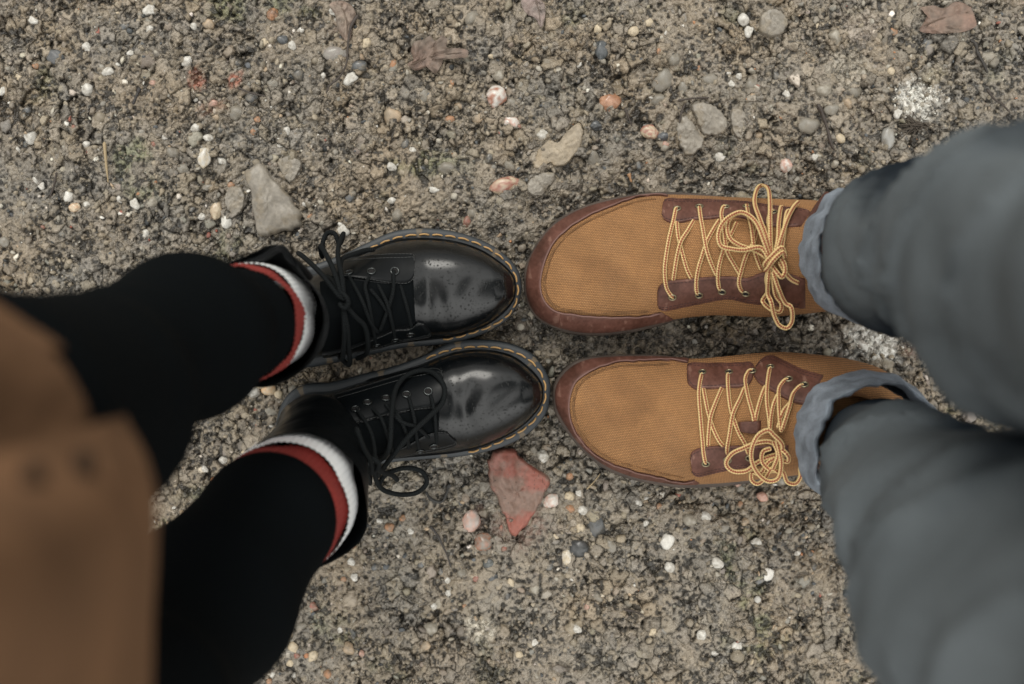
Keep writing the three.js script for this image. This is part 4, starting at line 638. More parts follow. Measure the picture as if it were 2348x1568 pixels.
// cloth tubes joined into one surface: tapered limbs blended smoothly
function limbs(chains, blend, box, res, wrinkle) {
  const segs = chains.flatMap((c) => c.slice(1).map((b, i) => [c[i], b]));
  const mc = new MarchingCubes(res, new THREE.MeshBasicMaterial(), false, false, 400000), size = box[1].clone().sub(box[0]).multiplyScalar(0.5), ctr = box[0].clone().add(box[1]).multiplyScalar(0.5);
  const f = mc.field, half = res / 2;
  for (let k = 0; k < res; k++) for (let j = 0; j < res; j++) for (let i = 0; i < res; i++) {
    const x = ctr.x + (i - half) / half * size.x, y = ctr.y + (j - half) / half * size.y, z = ctr.z + (k - half) / half * size.z; let d = 1e3;
    for (const [a, b] of segs) {
      const bx = b.x - a.x, by = b.y - a.y, bz = b.z - a.z, t = clamp(((x - a.x) * bx + (y - a.y) * by + (z - a.z) * bz) / (bx * bx + by * by + bz * bz)), s = t * t * (3 - 2 * t) * 0.5 + t * 0.5, fl = mix(a.f, b.f, t);
      const ex = x - a.x - bx * t, ey = y - a.y - by * t, ez = z - a.z - bz * t, e = Math.sqrt(ex * ex + ey * ey + ez * ez / (fl * fl)) - mix(a.r, b.r, s);
      const h = Math.max(blend - Math.abs(d - e), 0) / blend; d = Math.min(d, e) - h * h * blend * 0.25;
    }
    f[i + j * res + k * res * res] = -d;
  }
  mc.isolation = 0; mc.update();
  let g = new THREE.BufferGeometry(); const pa = mc.positionArray.slice(0, mc.count * 3);
  for (let i = 0; i < pa.length; i += 3) { pa[i] = pa[i] * size.x + ctr.x; pa[i + 1] = pa[i + 1] * size.y + ctr.y; pa[i + 2] = pa[i + 2] * size.z + ctr.z; }
  g.setAttribute('position', new THREE.BufferAttribute(pa, 3)); g = mergeVertices(g, 1e-5); g.computeVertexNormals();
  const p = g.attributes.position, n = g.attributes.normal, uv = [], col = [];
  for (let i = 0; i < p.count; i++) {
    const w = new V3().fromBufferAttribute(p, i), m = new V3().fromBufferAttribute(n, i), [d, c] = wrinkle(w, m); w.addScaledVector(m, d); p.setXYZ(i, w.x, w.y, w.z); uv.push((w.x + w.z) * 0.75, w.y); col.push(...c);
  }
  g.setAttribute('uv', new THREE.Float32BufferAttribute(uv, 2)); g.setAttribute('color', new THREE.Float32BufferAttribute(col, 3)); g.computeVertexNormals(); return g;
}
const ball = (h, u, v, r, f = 1) => { const p = P(u, v, h); return { x: p.x, y: p.y, z: p.z, r: r * scaleAt(h), f }; };
const at3 = (x, y, z, r, f = 1) => ({ x, y, z, r, f });
const twill = dataTex(256, 256, (x, y) => { const v = 0.78 + 0.22 * Math.sin((x + y) / 256 * Math.PI * 2 * 20) * 0.6 + 0.2 * (tileF(x, y, 32, 91, 256, 3) - 0.5); const q = clamp(v) * 255; return [q, q, q]; }); twill.repeat.set(1 / 0.022, 1 / 0.022);
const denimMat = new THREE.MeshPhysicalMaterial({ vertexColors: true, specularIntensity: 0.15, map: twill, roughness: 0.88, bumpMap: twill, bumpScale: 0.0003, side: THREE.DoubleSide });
const cuffTex = dataTex(256, 256, (x, y) => { const k = (0.45 + 1.0 * tileF(x, y, 5, 421, 256, 4)) * (0.8 + 0.4 * tileF(x, y, 64, 423, 256, 2)) * (0.85 + 0.15 * Math.sin((x + y) / 256 * Math.PI * 2 * 60)); return [0.27, 0.31, 0.36].map((c) => enc(c * k)); }, true); cuffTex.repeat.set(1 / 0.07, 1 / 0.07);
const cuffMat = new THREE.MeshPhysicalMaterial({ specularIntensity: 0.2, map: cuffTex, roughness: 0.9, bumpMap: twill, bumpScale: 0.0004, side: THREE.DoubleSide });
{
  const upper = [ball(0.155, 2022, 580, 135), ball(0.215, 2068, 564, 164), ball(0.35, 2183, 566, 212), ball(0.5, 2375, 612, 315), ball(0.62, 2590, 650, 395), at3(0.29, 0.86, -0.03, 0.098)];
  const lower = [ball(0.155, 2014, 1038, 136), ball(0.215, 2070, 1102, 164), ball(0.35, 2205, 1243, 234), ball(0.5, 2372, 1385, 344), ball(0.62, 2600, 1500, 400), at3(0.29, 0.86, 0.12, 0.098)];
  const jeans = limbs([upper, lower, [at3(0.3, 0.9, -0.02, 0.105), at3(0.3, 0.98, 0.045, 0.12, 1.25), at3(0.3, 0.9, 0.11, 0.105)]], 0.012, [new V3(0.06, 0.1, -0.3), new V3(0.54, 1.16, 0.4)], 108, (w, m) => {
    const low = smooth(0.42, 0.16, w.y), fold = (fbm(w.x * 9 + w.z * 7, w.y * 11 + 3.5 * fbm(w.x * 9, w.z * 9 + w.y * 4, 5, 2), 61, 4) - 0.5) * mix(0.026, 0.032, low) + (noise2(w.z * 14 + w.x * 4, w.y * 8, 67) - 0.5) * 0.014;
    const crease = Math.pow(1 - Math.abs(2 * noise2(w.y * 13 + (w.z - w.x) * 9, w.z * 7 + w.y * 3, 83) - 1), 4) * 0.011 + Math.pow(1 - Math.abs(2 * noise2(w.y * 24 - w.z * 10, w.x * 10 + w.z * 6, 87) - 1), 5) * 0.008 * low;
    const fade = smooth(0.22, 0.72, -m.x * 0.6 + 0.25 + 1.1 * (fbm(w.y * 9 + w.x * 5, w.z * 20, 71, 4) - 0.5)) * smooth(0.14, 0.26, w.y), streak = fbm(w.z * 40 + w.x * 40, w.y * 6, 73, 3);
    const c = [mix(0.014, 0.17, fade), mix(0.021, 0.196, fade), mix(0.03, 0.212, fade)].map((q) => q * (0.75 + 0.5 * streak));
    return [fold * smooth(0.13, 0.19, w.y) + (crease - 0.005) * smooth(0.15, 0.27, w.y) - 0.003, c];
  });
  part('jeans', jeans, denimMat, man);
  const cuff = (label, list, seed) => { const m = part('rolled_cuff', rings(list, 96, 7, (a, b) => (fbm(Math.cos(a) * 2.2 + 5, Math.sin(a) * 2.2 + b * 0.8, seed, 3) - 0.5) * 0.016 + (noise2(a * 2.4, b * 1.5, seed + 3) - 0.5) * 0.004 + (noise2(a * 9, b * 2.5 + a, seed + 5) - 0.5) * 0.0022), cuffMat, man, label);
    const q = m.geometry.attributes.position, n = m.geometry.attributes.normal, gs = [], row = 51, w = 97, at = (i) => new V3().fromBufferAttribute(q, row * w + i).addScaledVector(new V3().fromBufferAttribute(n, row * w + i), 0.0004);
    for (let i = 0; i < 96; i++) { const a = at(i), b = at(i + 1); for (const f of [0.05, 0.55]) gs.push(new THREE.CapsuleGeometry(0.0004, a.distanceTo(b) * 0.3, 2, 5).applyQuaternion(new THREE.Quaternion().setFromUnitVectors(new V3(0, 1, 0), b.clone().sub(a).normalize())).translate(...a.clone().lerp(b, f + 0.2).toArray())); }
    part('hem_stitching', mergeGeometries(gs), new THREE.MeshStandardMaterial({ color: rgb(0.14, 0.15, 0.17), roughness: 0.8 }), m); };
  cuff('upper pale turned up cuff', [[0.14, 1992, 588, 136], [0.124, 1985, 588, 144], [0.116, 1982, 588, 150], [0.1155, 1982, 588, 154], [0.119, 1985, 588, 157], [0.137, 1997, 588, 157], [0.157, 2010, 586, 151], [0.162, 2013, 585, 148], [0.161, 2012, 585, 143], [0.154, 2008, 585, 134]], 301);
  cuff('lower pale turned up cuff', [[0.14, 1978, 1010, 138], [0.124, 1970, 1005, 147], [0.116, 1966, 1003, 153], [0.1155, 1966, 1003, 157], [0.119, 1969, 1006, 161], [0.137, 1984, 1016, 161], [0.16, 2002, 1030, 155], [0.165, 2006, 1033, 151], [0.164, 2006, 1033, 146], [0.156, 2000, 1028, 136]], 307);
}

// ---------------------------------------------------------------- person on the left: black tights, striped socks, black laced boots, brown coat
const woman = thing('person', 'person on the left in brown coat, black tights, striped socks and shiny black boots', 'person', new V3(-0.22, 0, 0.06));
function blackBoot(label, d) {
  const g = piece('boot', woman, label);
  const sh = new Shoe(d.toe, d.heel, 0.034, d.upper, [[0, 0.034], [0.003, 0.051], [0.008, 0.061], [0.018, 0.067], [0.045, 0.0705], [0.07, 0.071], [0.088, 0.0745], [0.108, 0.082], [0.13, 0.093], [0.15, 0.103], [0.175, 0.112], [0.2, 0.11], [0.225, 0.09], [0.236, 0.06], [0.245, 0.034]],
    (s) => [mix(3.2, 2.1, smooth(0.03, 0.12, s)), mix(1.95, 1.5, smooth(0.03, 0.12, s))], 0.031);
  sh.relief = (s, t, q) => { let r = 0; for (const [s0, t0, w, dep, an] of d.creases) { const x = (s - s0) * Math.cos(an) + (t - t0) * Math.sin(an), y = -(s - s0) * Math.sin(an) + (t - t0) * Math.cos(an); r -= dep * Math.exp(-(x * x) / (w * w) - (y * y) / (0.028 * 0.028)); } return r * (1 - q * q); };
  part('upper', sh.upper(), bootMat, g);
  part('sole', slab(d.sole, 0.028, [[-0.004, -0.003], [0, 0.001], [0.0005, 0.006], [-0.0012, 0.0075], [-0.0012, 0.0095], [0.0005, 0.011], [0.0005, 0.015], [-0.001, 0.0165], [0.0, 0.019], [0.0005, 0.026], [-0.0005, 0.0288], [-0.004, 0.0294], [-0.012, 0.0292]]), rubberMat, g);
  // welt stitches, one by one
  const st = curve2(d.stitch, 400).map((q) => P(q[0], q[1], 0.0302)), pitch = 0.0114; let run = 0, next = 0.004, mark = [];
  for (let i = 1; i < st.length; i++) { run += st[i].distanceTo(st[i - 1]); if (run >= next) { mark.push(i); next += pitch; } }
  mark.forEach((i, n) => { if (n + 1 >= mark.length) return; const a = st[i], e = i + Math.floor((mark[n + 1] - i) * 0.86), b = st[e], m = st[(i + e) >> 1].clone(); m.y += 0.0007; const out = m.clone().sub(P(d.mid[0], d.mid[1], 0.03)).setY(0).normalize(); m.addScaledVector(out, 0.0007); part('welt_stitch', tube([a, m, b], 0.00085, 3, 6), threadMat, g); });
  part('toe_seam', tube(d.upper.flatMap((e, k) => { const c = curve2(e, 60).slice(1, 40).map((q) => P(q[0], q[1], 0.034)); return k ? c : c.reverse(); }), 0.0014, 1, 6), bootPanelMat, g);
  d.panels.forEach(([e1, e2]) => {
    part('eyestay', sh.patch(e1, e2, 0.0022, 50), bootPanelMat, g);
    const A = curve2(e1, 40), B = curve2(e2, 40);
    for (const f of [0.0, 0.94, 0.82]) part('stitching', sh.stitches(A.slice(1, -2).map((q, k) => [mix(q[0], B[k + 1][0], f), mix(q[1], B[k + 1][1], f)]), 0.003, 0.0018, 0.0004, 0.0022), bareStitch, g);
  });
  d.eyelets.forEach(([u, v]) => sh.eyelet(g, u, v, 0.0032, 0.0009, 0.0024, bareMetal));
  part('shaft', rings(d.shaft, 72, 6, (a, b, y) => { const q = smooth(0.45, 1, b); return d.flare.reduce((s, [an, w, k]) => { let x = Math.abs(a - an); x = Math.min(x, 2 * Math.PI - x); return s + k * Math.exp(-x * x / (w * w)); }, 0) * q + (fbm(Math.cos(a) * 2 + 4, Math.sin(a) * 2 + y * 22, 17, 3) - 0.5) * 0.0035; }), bootPanelMat, g);
  part('tongue', sh.patch(d.tongue[0], d.tongue[1], 0.0012, 40), tongueMat, g);
  d.laces.forEach((l) => part('lace', sh.cord(l, 0.0016), blackLaceMat, g));
  d.bow.forEach((l) => part('bow_loop', sh.cord(l, 0.0021), blackLaceMat, g));
  if (d.flap) part('collar_flap', tube(d.flap.map(([u, v, h]) => P(u, v, h)), 0.003, 8, 8), bootPanelMat, g);
  const r = rng(d.seed), N = 800, inst = new THREE.InstancedMesh(new THREE.SphereGeometry(1, 8, 6), dropMat, N), M = new THREE.Matrix4(), Q = new THREE.Quaternion();
  for (let n = 0; n < N; n++) { const s = 0.006 + 0.085 * r(), lo = sh.lo(s), hi = sh.hi(s), t = mix(lo, hi, 0.08 + 0.84 * r()), p = sh.at(s, t), nn = sh.normal(p), k = 0.00028 + 0.0006 * Math.pow(r(), 3); M.compose(p, Q.setFromUnitVectors(new V3(0, 1, 0), nn), new V3(k, k * 0.55, k * (0.8 + 0.6 * r()))); inst.setMatrixAt(n, M); }
  inst.name = 'water_drops'; inst.userData.kind = 'stuff'; inst.position.copy(woman.position).negate(); inst.castShadow = inst.receiveShadow = true; g.add(inst);
  return sh;
}
const bareStitch = new THREE.MeshStandardMaterial({ color: rgb(0.02, 0.022, 0.022), roughness: 0.5 });
blackBoot('upper shiny black laced boot with a standing lace loop, pointing right', {
  seed: 21, toe: [1182, 658], heel: [564, 738], mid: [1000, 660],
  sole: [[[1195, 658], [1191, 632], [1178, 607], [1141, 572], [1095, 548], [1034, 530], [958, 524], [897, 533], [836, 560], [790, 582], [714, 609], [660, 625], [605, 642], [565, 680], [550, 738]],
    [[1195, 658], [1187, 695], [1163, 731], [1126, 756], [1080, 774], [1034, 785], [985, 791], [920, 797], [850, 812], [780, 828], [700, 842], [630, 838], [575, 808], [550, 738]]],
  upper: [[[1180, 658], [1177, 640], [1166, 622], [1137, 597], [1093, 571], [1034, 554], [958, 548], [897, 555], [836, 580], [790, 602], [720, 628], [660, 645], [610, 662], [575, 695], [564, 738]],
    [[1180, 658], [1177, 683], [1160, 708], [1124, 738], [1079, 758], [1034, 770], [985, 776], [920, 784], [850, 799], [780, 812], [700, 822], [640, 818], [590, 795], [564, 738]]],
  stitch: [[806, 591], [851, 569], [906, 547], [958, 539], [1034, 543], [1086, 556], [1129, 577], [1160, 601], [1178, 628], [1186, 658], [1182, 691], [1164, 722], [1127, 746], [1080, 763], [1034, 775], [983, 780]],
  creases: [[0.075, 0.0, 0.006, 0.0022, 0.1], [0.05, -0.012, 0.007, 0.0016, 0.6], [0.062, -0.022, 0.005, 0.0015, -0.1], [0.028, -0.01, 0.008, 0.0014, 1.2]],
  panels: [[[[949, 615], [948, 634], [936, 648], [897, 649], [845, 643], [790, 637], [740, 640]], [[949, 600], [948, 586], [935, 583], [882, 584], [821, 592], [770, 604], [725, 620]]],
    [[[940, 750], [958, 738], [975, 741], [906, 753], [867, 769], [790, 798], [735, 812]].sort((a, b) => b[0] - a[0]), [[989, 758], [986, 768], [973, 771], [920, 780], [867, 795], [790, 808], [735, 818]]]],
  eyelets: [[904, 624], [851, 626], [800, 630], [752, 640], [940, 762], [905, 774], [862, 786]],
  tongue: [[[950, 640], [900, 650], [845, 645], [790, 640], [730, 645]], [[955, 738], [906, 750], [867, 765], [790, 795], [735, 808]]],
  shaft: [[0.06, 640, 728, 84], [0.09, 640, 724, 96], [0.13, 628, 728, 112], [0.165, 606, 735, 132], [0.185, 592, 738, 146], [0.192, 588, 738, 150]], flare: [[-1.25, 0.3, 0.012], [0.0, 0.5, 0.006]],
  laces: [[[905, 626, -0.002], [902, 624], [897, 668, 0.003], [880, 720, 0.002], [867, 754, 0.001]], [[852, 628, -0.002], [834, 660, 0.003], [838, 690, 0.004], [851, 746, 0.002], [861, 789, 0]],
    [[864, 652, 0], [880, 690, 0.004], [894, 731, 0.003], [905, 778, 0]], [[916, 652, 0], [932, 705, 0.001], [946, 762, 0]], [[800, 636, 0], [822, 690, 0.006], [842, 730, 0.004], [864, 758, 0.001]], [[845, 665, 0.002], [868, 690, 0.002], [884, 712, 0.002]],
    [[752, 640, 0.002], [765, 670, 0.01], [775, 698, 0.012]]],
  bow: [[[772, 698, 0.014], [766, 670, 0.02], [757, 635, 0.026], [749, 590, 0.026], [750, 555, 0.024], [759, 537, 0.022], [774, 538, 0.022], [786, 562, 0.023], [791, 600, 0.024], [786, 640, 0.022], [778, 675, 0.018], [775, 698, 0.014]],
    [[772, 696, 0.012], [780, 660, 0.016], [794, 636, 0.016], [820, 616, 0.012], [845, 598, 0.008], [866, 586, 0.004]], [[699, 637, 0.02], [716, 650, 0.02], [740, 672, 0.018], [770, 697, 0.014]],
    [[772, 700, 0.012], [782, 735, 0.010], [788, 765, 0.009], [792, 800, 0.012], [784, 818, 0.012], [778, 790, 0.010], [776, 740, 0.010], [774, 704, 0.012]], [[776, 700, 0.012], [800, 718, 0.010], [822, 732, 0.008], [834, 760, 0.007], [834, 790, 0.006], [818, 808, 0.005]],
    [[764, 688, 0.012], [774, 690, 0.016], [782, 700, 0.016], [774, 708, 0.014], [764, 702, 0.012]]],
  flap: [[560, 606, 0.186], [600, 592, 0.19], [646, 570, 0.192], [662, 590, 0.188], [690, 612, 0.18], [712, 640, 0.17]],
});
blackBoot('lower shiny black laced boot with a lace ring lying on the ground, pointing right', {
  seed: 23, toe: [1245, 902], heel: [646, 985], mid: [1060, 920],
  sole: [[[1261, 899], [1260, 878], [1251, 854], [1222, 815], [1171, 790], [1102, 780], [1034, 786], [966, 818], [900, 842], [829, 860], [760, 878], [692, 885], [660, 905], [640, 940], [632, 985]],
    [[1261, 899], [1253, 943], [1225, 981], [1188, 1008], [1136, 1029], [1068, 1044], [1017, 1049], [950, 1054], [880, 1062], [800, 1078], [730, 1085], [680, 1075], [645, 1040], [632, 985]]],
  upper: [[[1243, 902], [1241, 884], [1231, 866], [1209, 843], [1169, 816], [1102, 804], [1034, 812], [966, 838], [900, 858], [829, 876], [760, 896], [700, 902], [668, 920], [652, 950], [646, 985]],
    [[1243, 902], [1238, 926], [1217, 955], [1190, 979], [1150, 1002], [1102, 1022], [1050, 1034], [1000, 1040], [930, 1046], [860, 1054], [790, 1066], [730, 1070], [690, 1062], [658, 1035], [646, 985]]],
  stitch: [[966, 829], [1000, 813], [1034, 803], [1085, 796], [1136, 798], [1181, 809], [1215, 828], [1239, 856], [1249, 889], [1246, 923], [1226, 960], [1191, 989], [1136, 1016], [1095, 1031], [1051, 1040]],
  creases: [[0.078, 0.006, 0.006, 0.0022, 0.25], [0.06, 0.012, 0.007, 0.0018, 0.5], [0.04, 0.0, 0.007, 0.0015, 1.0], [0.066, -0.014, 0.006, 0.0014, -0.2]],
  panels: [[[[1018, 880], [1018, 910], [1001, 932], [965, 937], [897, 949], [829, 966], [770, 982]], [[1016, 866], [1010, 850], [995, 845], [940, 854], [880, 872], [815, 892], [760, 908]]],
    [[[1030, 994], [1010, 988], [978, 994], [931, 1018], [897, 1034], [850, 1046]], [[1045, 1006], [1046, 1016], [1030, 1024], [966, 1036], [900, 1046], [850, 1054]]]],
  eyelets: [[981, 900], [931, 908], [884, 917], [842, 927], [815, 942], [784, 960], [993, 1018], [962, 1029]],
  tongue: [[[1010, 938], [965, 939], [897, 951], [829, 968], [770, 984]], [[1008, 988], [978, 994], [931, 1018], [880, 1036], [820, 1050]]],
  shaft: [[0.06, 715, 985, 80], [0.09, 730, 1000, 94], [0.12, 725, 1040, 108], [0.15, 710, 1092, 134], [0.175, 692, 1130, 152], [0.192, 680, 1150, 160]], flare: [[0.45, 0.35, 0.004]],
  laces: [[[981, 902, -0.002], [986, 908], [992, 945, 0.003], [997, 985, 0.002], [1000, 1018, 0]], [[931, 909, -0.002], [935, 914], [945, 960, 0.003], [952, 1000, 0.003], [962, 1029, 0]], [[884, 917, -0.002], [905, 950, 0.003], [925, 985, 0.003], [935, 1024, 0.001]], [[842, 928, -0.002], [866, 960, 0.005], [885, 1000, 0.005], [900, 1040, 0.002]],
    [[983, 1000, 0.002], [950, 975, 0.004], [912, 965, 0.004], [880, 930, 0.002]], [[815, 945, 0.004], [838, 985, 0.01], [850, 1030, 0.014], [855, 1062, 0.016]], [[784, 962, 0.008], [806, 1000, 0.02], [830, 1040, 0.025], [853, 1070, 0.02]]],
  bow: [[[862, 1062, 0.012], [878, 1000, 0.012], [890, 950, 0.008], [912, 898, 0.005], [945, 870, 0.004], [980, 860, 0.003], [1006, 872, 0.003], [1017, 894, 0.002], [1010, 924, 0.002], [983, 950, 0.004], [931, 985, 0.007], [890, 1015, 0.011], [862, 1055, 0.014]],
    [[858, 1070, 0, 0.1], [862, 1100, 0, 0.085], [880, 1124, 0, 0.07], [920, 1134, 0, 0.06], [958, 1128, 0, 0.055], [978, 1106, 0, 0.055], [968, 1082, 0, 0.058], [932, 1073, 0, 0.065], [900, 1080, 0, 0.07], [880, 1092, 0, 0.075], [868, 1112, 0, 0.078]],
    [[846, 1062, 0, 0.13], [860, 1072, 0, 0.128], [880, 1084, 0, 0.11], [900, 1090, 0, 0.09], [912, 1102, 0, 0.08]],
    [[816, 978, 0, 0.17], [832, 1024, 0, 0.16], [850, 1060, 0, 0.14], [852, 1090, 0, 0.13]],
    [[842, 1056, 0, 0.13], [856, 1052, 0, 0.138], [868, 1062, 0, 0.135], [862, 1078, 0, 0.128], [848, 1080, 0, 0.125]]],
  flap: [[800, 1216, 0.186], [770, 1222, 0.186], [745, 1225, 0.186]],
});
const sockWhite = new THREE.MeshStandardMaterial({ color: rgb(0.86, 0.87, 0.87), roughness: 0.95, bumpMap: twill, bumpScale: 0.0006, side: THREE.DoubleSide });
const sockRed = new THREE.MeshStandardMaterial({ color: rgb(0.26, 0.028, 0.021), roughness: 0.95, bumpMap: twill, bumpScale: 0.0006, side: THREE.DoubleSide });
function sock(label, white, red, flare = []) {
  const g = piece('sock', woman, label), wob = (a, b) => flare.reduce((s, [an, w, k]) => { let x = Math.abs(a - an); x = Math.min(x, 2 * Math.PI - x); return s + k * Math.exp(-x * x / (w * w)) * (1 - b); }, 0) + (fbm(Math.cos(a) * 2 + 3, Math.sin(a) * 2 + b, 411, 2) - 0.5) * 0.004 + 0.0004 * Math.sin(a * 70);
  part('white_band', rings(white, 280, 6, wob), sockWhite, g); part('red_band', rings(red, 280, 6, (a, b) => 0.0004 * Math.sin(a * 70) + (fbm(Math.cos(a) * 2 + 3, Math.sin(a) * 2 + b, 413, 2) - 0.5) * 0.004), sockRed, g);
}
sock('upper white sock band with a red stripe', [[0.13, 627, 725, 98], [0.16, 600, 733, 119], [0.185, 574, 735, 131], [0.205, 562, 738, 133]], [[0.19, 568, 738, 130], [0.196, 564, 739, 134], [0.214, 557, 741, 136], [0.23, 550, 743, 130]], [[-0.75, 0.5, 0.003], [0.85, 0.4, 0.002]]);
sock('lower white sock band with a red stripe', [[0.13, 716, 1060, 96], [0.16, 688, 1114, 126], [0.18, 668, 1142, 150], [0.205, 642, 1170, 156]], [[0.198, 645, 1167, 151], [0.202, 637, 1173, 152], [0.216, 625, 1185, 152], [0.225, 617, 1192, 148]], [[-0.6, 0.7, 0.001]]);
{
  const up = [ball(0.2, 562, 740, 108), ball(0.24, 546, 744, 121), ball(0.31, 428, 772, 186), ball(0.42, 262, 850, 184), ball(0.5, 180, 935, 258), ball(0.64, -90, 1000, 340), at3(-0.305, 0.84, 0.06, 0.082)];
  const lo = [ball(0.2, 640, 1175, 122), ball(0.235, 613, 1195, 151), ball(0.32, 476, 1388, 198), ball(0.42, 358, 1542, 182), ball(0.5, 285, 1655, 236), ball(0.64, -40, 1760, 340), at3(-0.305, 0.84, 0.2, 0.082)];
  const g = limbs([up, lo, [at3(-0.31, 0.9, 0.08, 0.095), at3(-0.31, 1.0, 0.13, 0.1, 1.2), at3(-0.31, 0.9, 0.18, 0.095)]], 0.012, [new V3(-0.52, 0.13, -0.24), new V3(-0.04, 1.14, 0.46)], 108, (w) => [(fbm(w.y * 20, w.x * 10 + w.z * 10, 5, 2) - 0.5) * 0.002, [0.004, 0.0052, 0.006]]);
  part('body', g, new THREE.MeshPhysicalMaterial({ vertexColors: true, roughness: 0.95, specularIntensity: 0.06, side: THREE.DoubleSide }), woman, 'legs in matte black tights');
}
{ // brown coat, open hem in front of the thighs, overlapping front edge and two buttons
  const coat = piece('coat', woman, 'brown wool coat with two dark buttons');
  const coatTex = dataTex(256, 256, (x, y) => { const k = (0.35 + 1.1 * tileF(x, y, 3, 401, 256, 4)) * (0.9 + 0.2 * tileF(x, y, 40, 403, 256, 2)); return [0.2, 0.108, 0.056].map((c) => enc(c * k)); }, true); coatTex.repeat.set(1 / 0.22, 1 / 0.3);
  const coatMat = new THREE.MeshPhysicalMaterial({ specularIntensity: 0.2, map: coatTex, roughness: 0.95, bumpMap: grit, bumpScale: 0.0006, side: THREE.DoubleSide });
  const plan = (a, y, out) => { // rounded plan of the coat at height y
    const up = smooth(0.6, 1.25, y), cx = -0.294 - 0.03 * up, cz = 0.117, ax = mix(0.138, 0.125, smooth(0.66, 0.95, y)), az = mix(0.162, 0.155, smooth(0.66, 0.95, y)), c = Math.cos(a), s = Math.sin(a), e = 2 / 3.5;
    const fold = (0.005 + 0.05 * smooth(0.66, 0.95, y)) * (Math.sin(a * 5 + 0.8 + y * 1.5) * 0.6 + Math.sin(a * 9.5 + y * 4) * 0.4) * smooth(1.2, 0.9, y) + (fbm(a * 2.2, y * 9, 19, 3) - 0.5) * 0.012;
    const lap = out ? 0.01 : 0;
    return [cx + Math.sign(c) * Math.pow(Math.abs(c), e) * (ax + fold + lap), cz + Math.sign(s) * Math.pow(Math.abs(s), e) * (az + fold + lap)];
  };
  const sheet = (a0, a1, y0, out, n) => { const th = 0.004; const side = (k) => grid(n, 40, (a, b) => { const an = mix(a0, a1, a), y = mix(y0(an), 1.2, Math.pow(b, 1.2)), [x, z] = plan(an, y, out), q = k ? th : 0; return [new V3(x - Math.cos(an) * q, y, z - Math.sin(an) * q), an * 0.16, y]; }); const hem = grid(n, 6, (a, b) => { const an = mix(a0, a1, a), y = y0(an), [x, z] = plan(an, y, out), t = b * Math.PI; return [new V3(x - Math.cos(an) * th / 2 * (1 - Math.cos(t)), y - 0.004 * Math.sin(t), z - Math.sin(an) * th / 2 * (1 - Math.cos(t))), an * 0.16, y + b * 0.01]; }); return mergeGeometries([side(0), side(1), hem]); };
  part('back_panel', sheet(-0.8, -5.1, (a) => 0.672 + 0.006 * Math.sin(a * 3), 0, 120), coatMat, coat);
  part('front_panel', sheet(-0.92, -0.3, (a) => 0.685 + 0.01 * Math.sin(a * 4), 0, 40), coatMat, coat);
  part('front_panel', sheet(-0.45, 1.25, (a) => 0.668 + 0.008 * Math.sin(a * 3 + 1), 1, 60), coatMat, coat);
  const bm = new THREE.MeshPhysicalMaterial({ color: rgb(0.045, 0.026, 0.015), roughness: 0.6, specularIntensity: 0.4 });
  for (const y of [0.748, 0.795]) { const a = -0.335, [x, z] = plan(a, y, 1); part('button', new THREE.LatheGeometry([[0, 0.003], [0.003, 0.003], [0.004, 0.004], [0.0055, 0.004], [0.0066, 0.0025], [0.0066, 0], [0, 0]].map((q) => new THREE.Vector2(...q)), 24).rotateZ(-Math.PI / 2).translate(x + 0.001, y, z), bm, coat); }
}
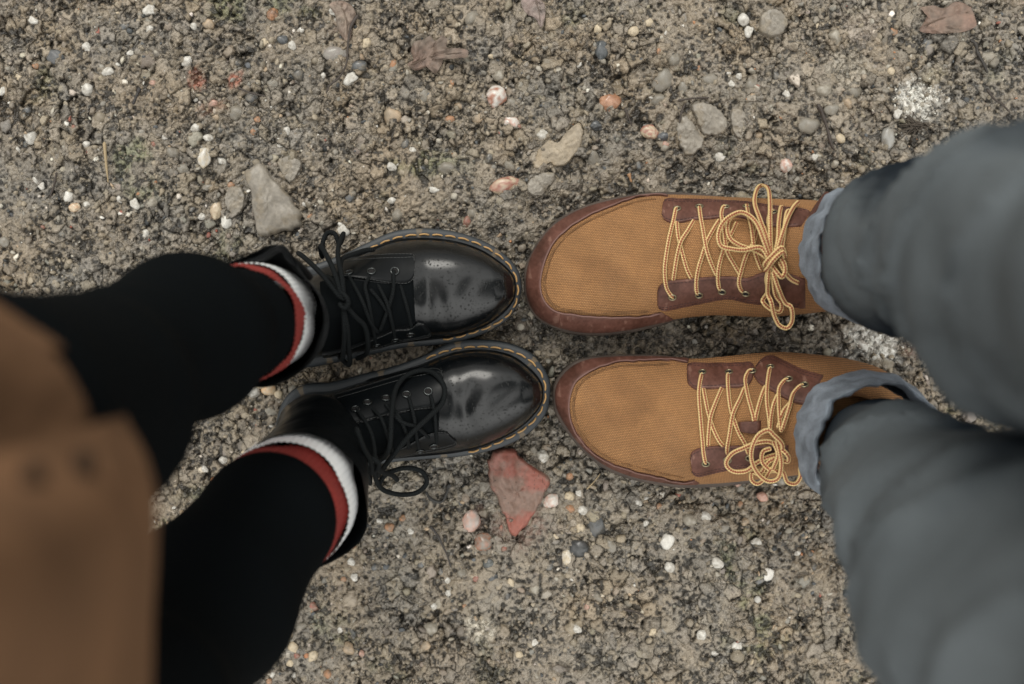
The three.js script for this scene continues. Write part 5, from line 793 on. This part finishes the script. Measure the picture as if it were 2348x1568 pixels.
// upper bodies, out of the picture above the camera: they shade the ground and show in the polished boots
{
  const fold = (s) => (w) => [(fbm(w.x * 8 + w.z * 6, w.y * 14, s, 3) - 0.5) * 0.014, [1, 1, 1]];
  const mk = (x, z, hip, sh, w) => [[at3(x, hip, z, 0.125, 1.3), at3(x * 1.02, (hip + sh) / 2, z, 0.12, 1.4), at3(x * 1.04, sh - 0.08, z, 0.125, 1.55), at3(x * 1.03, sh + 0.02, z, 0.05, 1.6)],
    [at3(x * 1.03, sh, z - w, 0.055), at3(x * 1.1, sh - 0.27, z - w - 0.05, 0.048), at3(x * 0.98, sh - 0.5, z - w + 0.04, 0.043)], [at3(x * 1.03, sh, z + w, 0.055), at3(x * 1.1, sh - 0.27, z + w + 0.05, 0.048), at3(x * 0.98, sh - 0.5, z + w - 0.04, 0.043)], [at3(x * 1.03, sh, z - w, 0.055), at3(x * 1.03, sh, z + w, 0.055)]];
  const head = (x, y, z, dir) => limbs([[at3(x - dir * 0.045, y - 0.2, z, 0.052), at3(x - dir * 0.02, y - 0.08, z, 0.05)], [at3(x - dir * 0.01, y + 0.02, z, 0.088), at3(x + dir * 0.03, y - 0.05, z, 0.062), at3(x + dir * 0.05, y - 0.085, z, 0.035)], [at3(x + dir * 0.085, y + 0.0, z, 0.012), at3(x + dir * 0.102, y - 0.035, z, 0.013)], [at3(x, y - 0.02, z - 0.082, 0.014), at3(x, y + 0.02, z - 0.086, 0.016)], [at3(x, y - 0.02, z + 0.082, 0.014), at3(x, y + 0.02, z + 0.086, 0.016)]], 0.02, [new V3(x - 0.2, y - 0.28, z - 0.2), new V3(x + 0.2, y + 0.2, z + 0.2)], 72, () => [0, [0.42, 0.26, 0.19]]);
  const hair = (x, y, z, dir, long) => limbs([[at3(x - dir * 0.02, y + 0.035, z, 0.094), at3(x - dir * 0.045, y - 0.02, z, 0.084), at3(x - dir * 0.06, y - long, z, 0.06)]], 0.02, [new V3(x - 0.22, y - long - 0.12, z - 0.22), new V3(x + 0.22, y + 0.22, z + 0.22)], 60, (w) => [(noise2(w.z * 90, w.x * 30, 3) - 0.5) * 0.006, [1, 1, 1]]);
  const skin = new THREE.MeshPhysicalMaterial({ vertexColors: true, roughness: 0.5 }), dark = (r, g, b) => new THREE.MeshStandardMaterial({ color: rgb(r, g, b), roughness: 0.9 });
  part('jacket', limbs(mk(0.33, 0.045, 0.98, 1.42, 0.17), 0.04, [new V3(0.1, 0.82, -0.36), new V3(0.58, 1.56, 0.45)], 80, fold(3)), dark(0.03, 0.032, 0.035), man);
  part('head', head(0.27, 1.66, 0.045, -1), skin, man); part('hair', hair(0.27, 1.66, 0.045, -1, 0.06), dark(0.03, 0.02, 0.014), man);
  const bodice = part('coat_top', limbs(mk(-0.34, 0.117, 1.1, 1.33, 0.15), 0.04, [new V3(-0.56, 0.86, -0.26), new V3(-0.1, 1.46, 0.52)], 80, fold(5)), dark(0.2, 0.108, 0.055), woman);
  part('head', head(-0.29, 1.55, 0.125, 1), skin, woman); part('hair', hair(-0.29, 1.55, 0.125, 1, 0.2), dark(0.05, 0.03, 0.018), woman);
}
renderer.render(scene, camera);
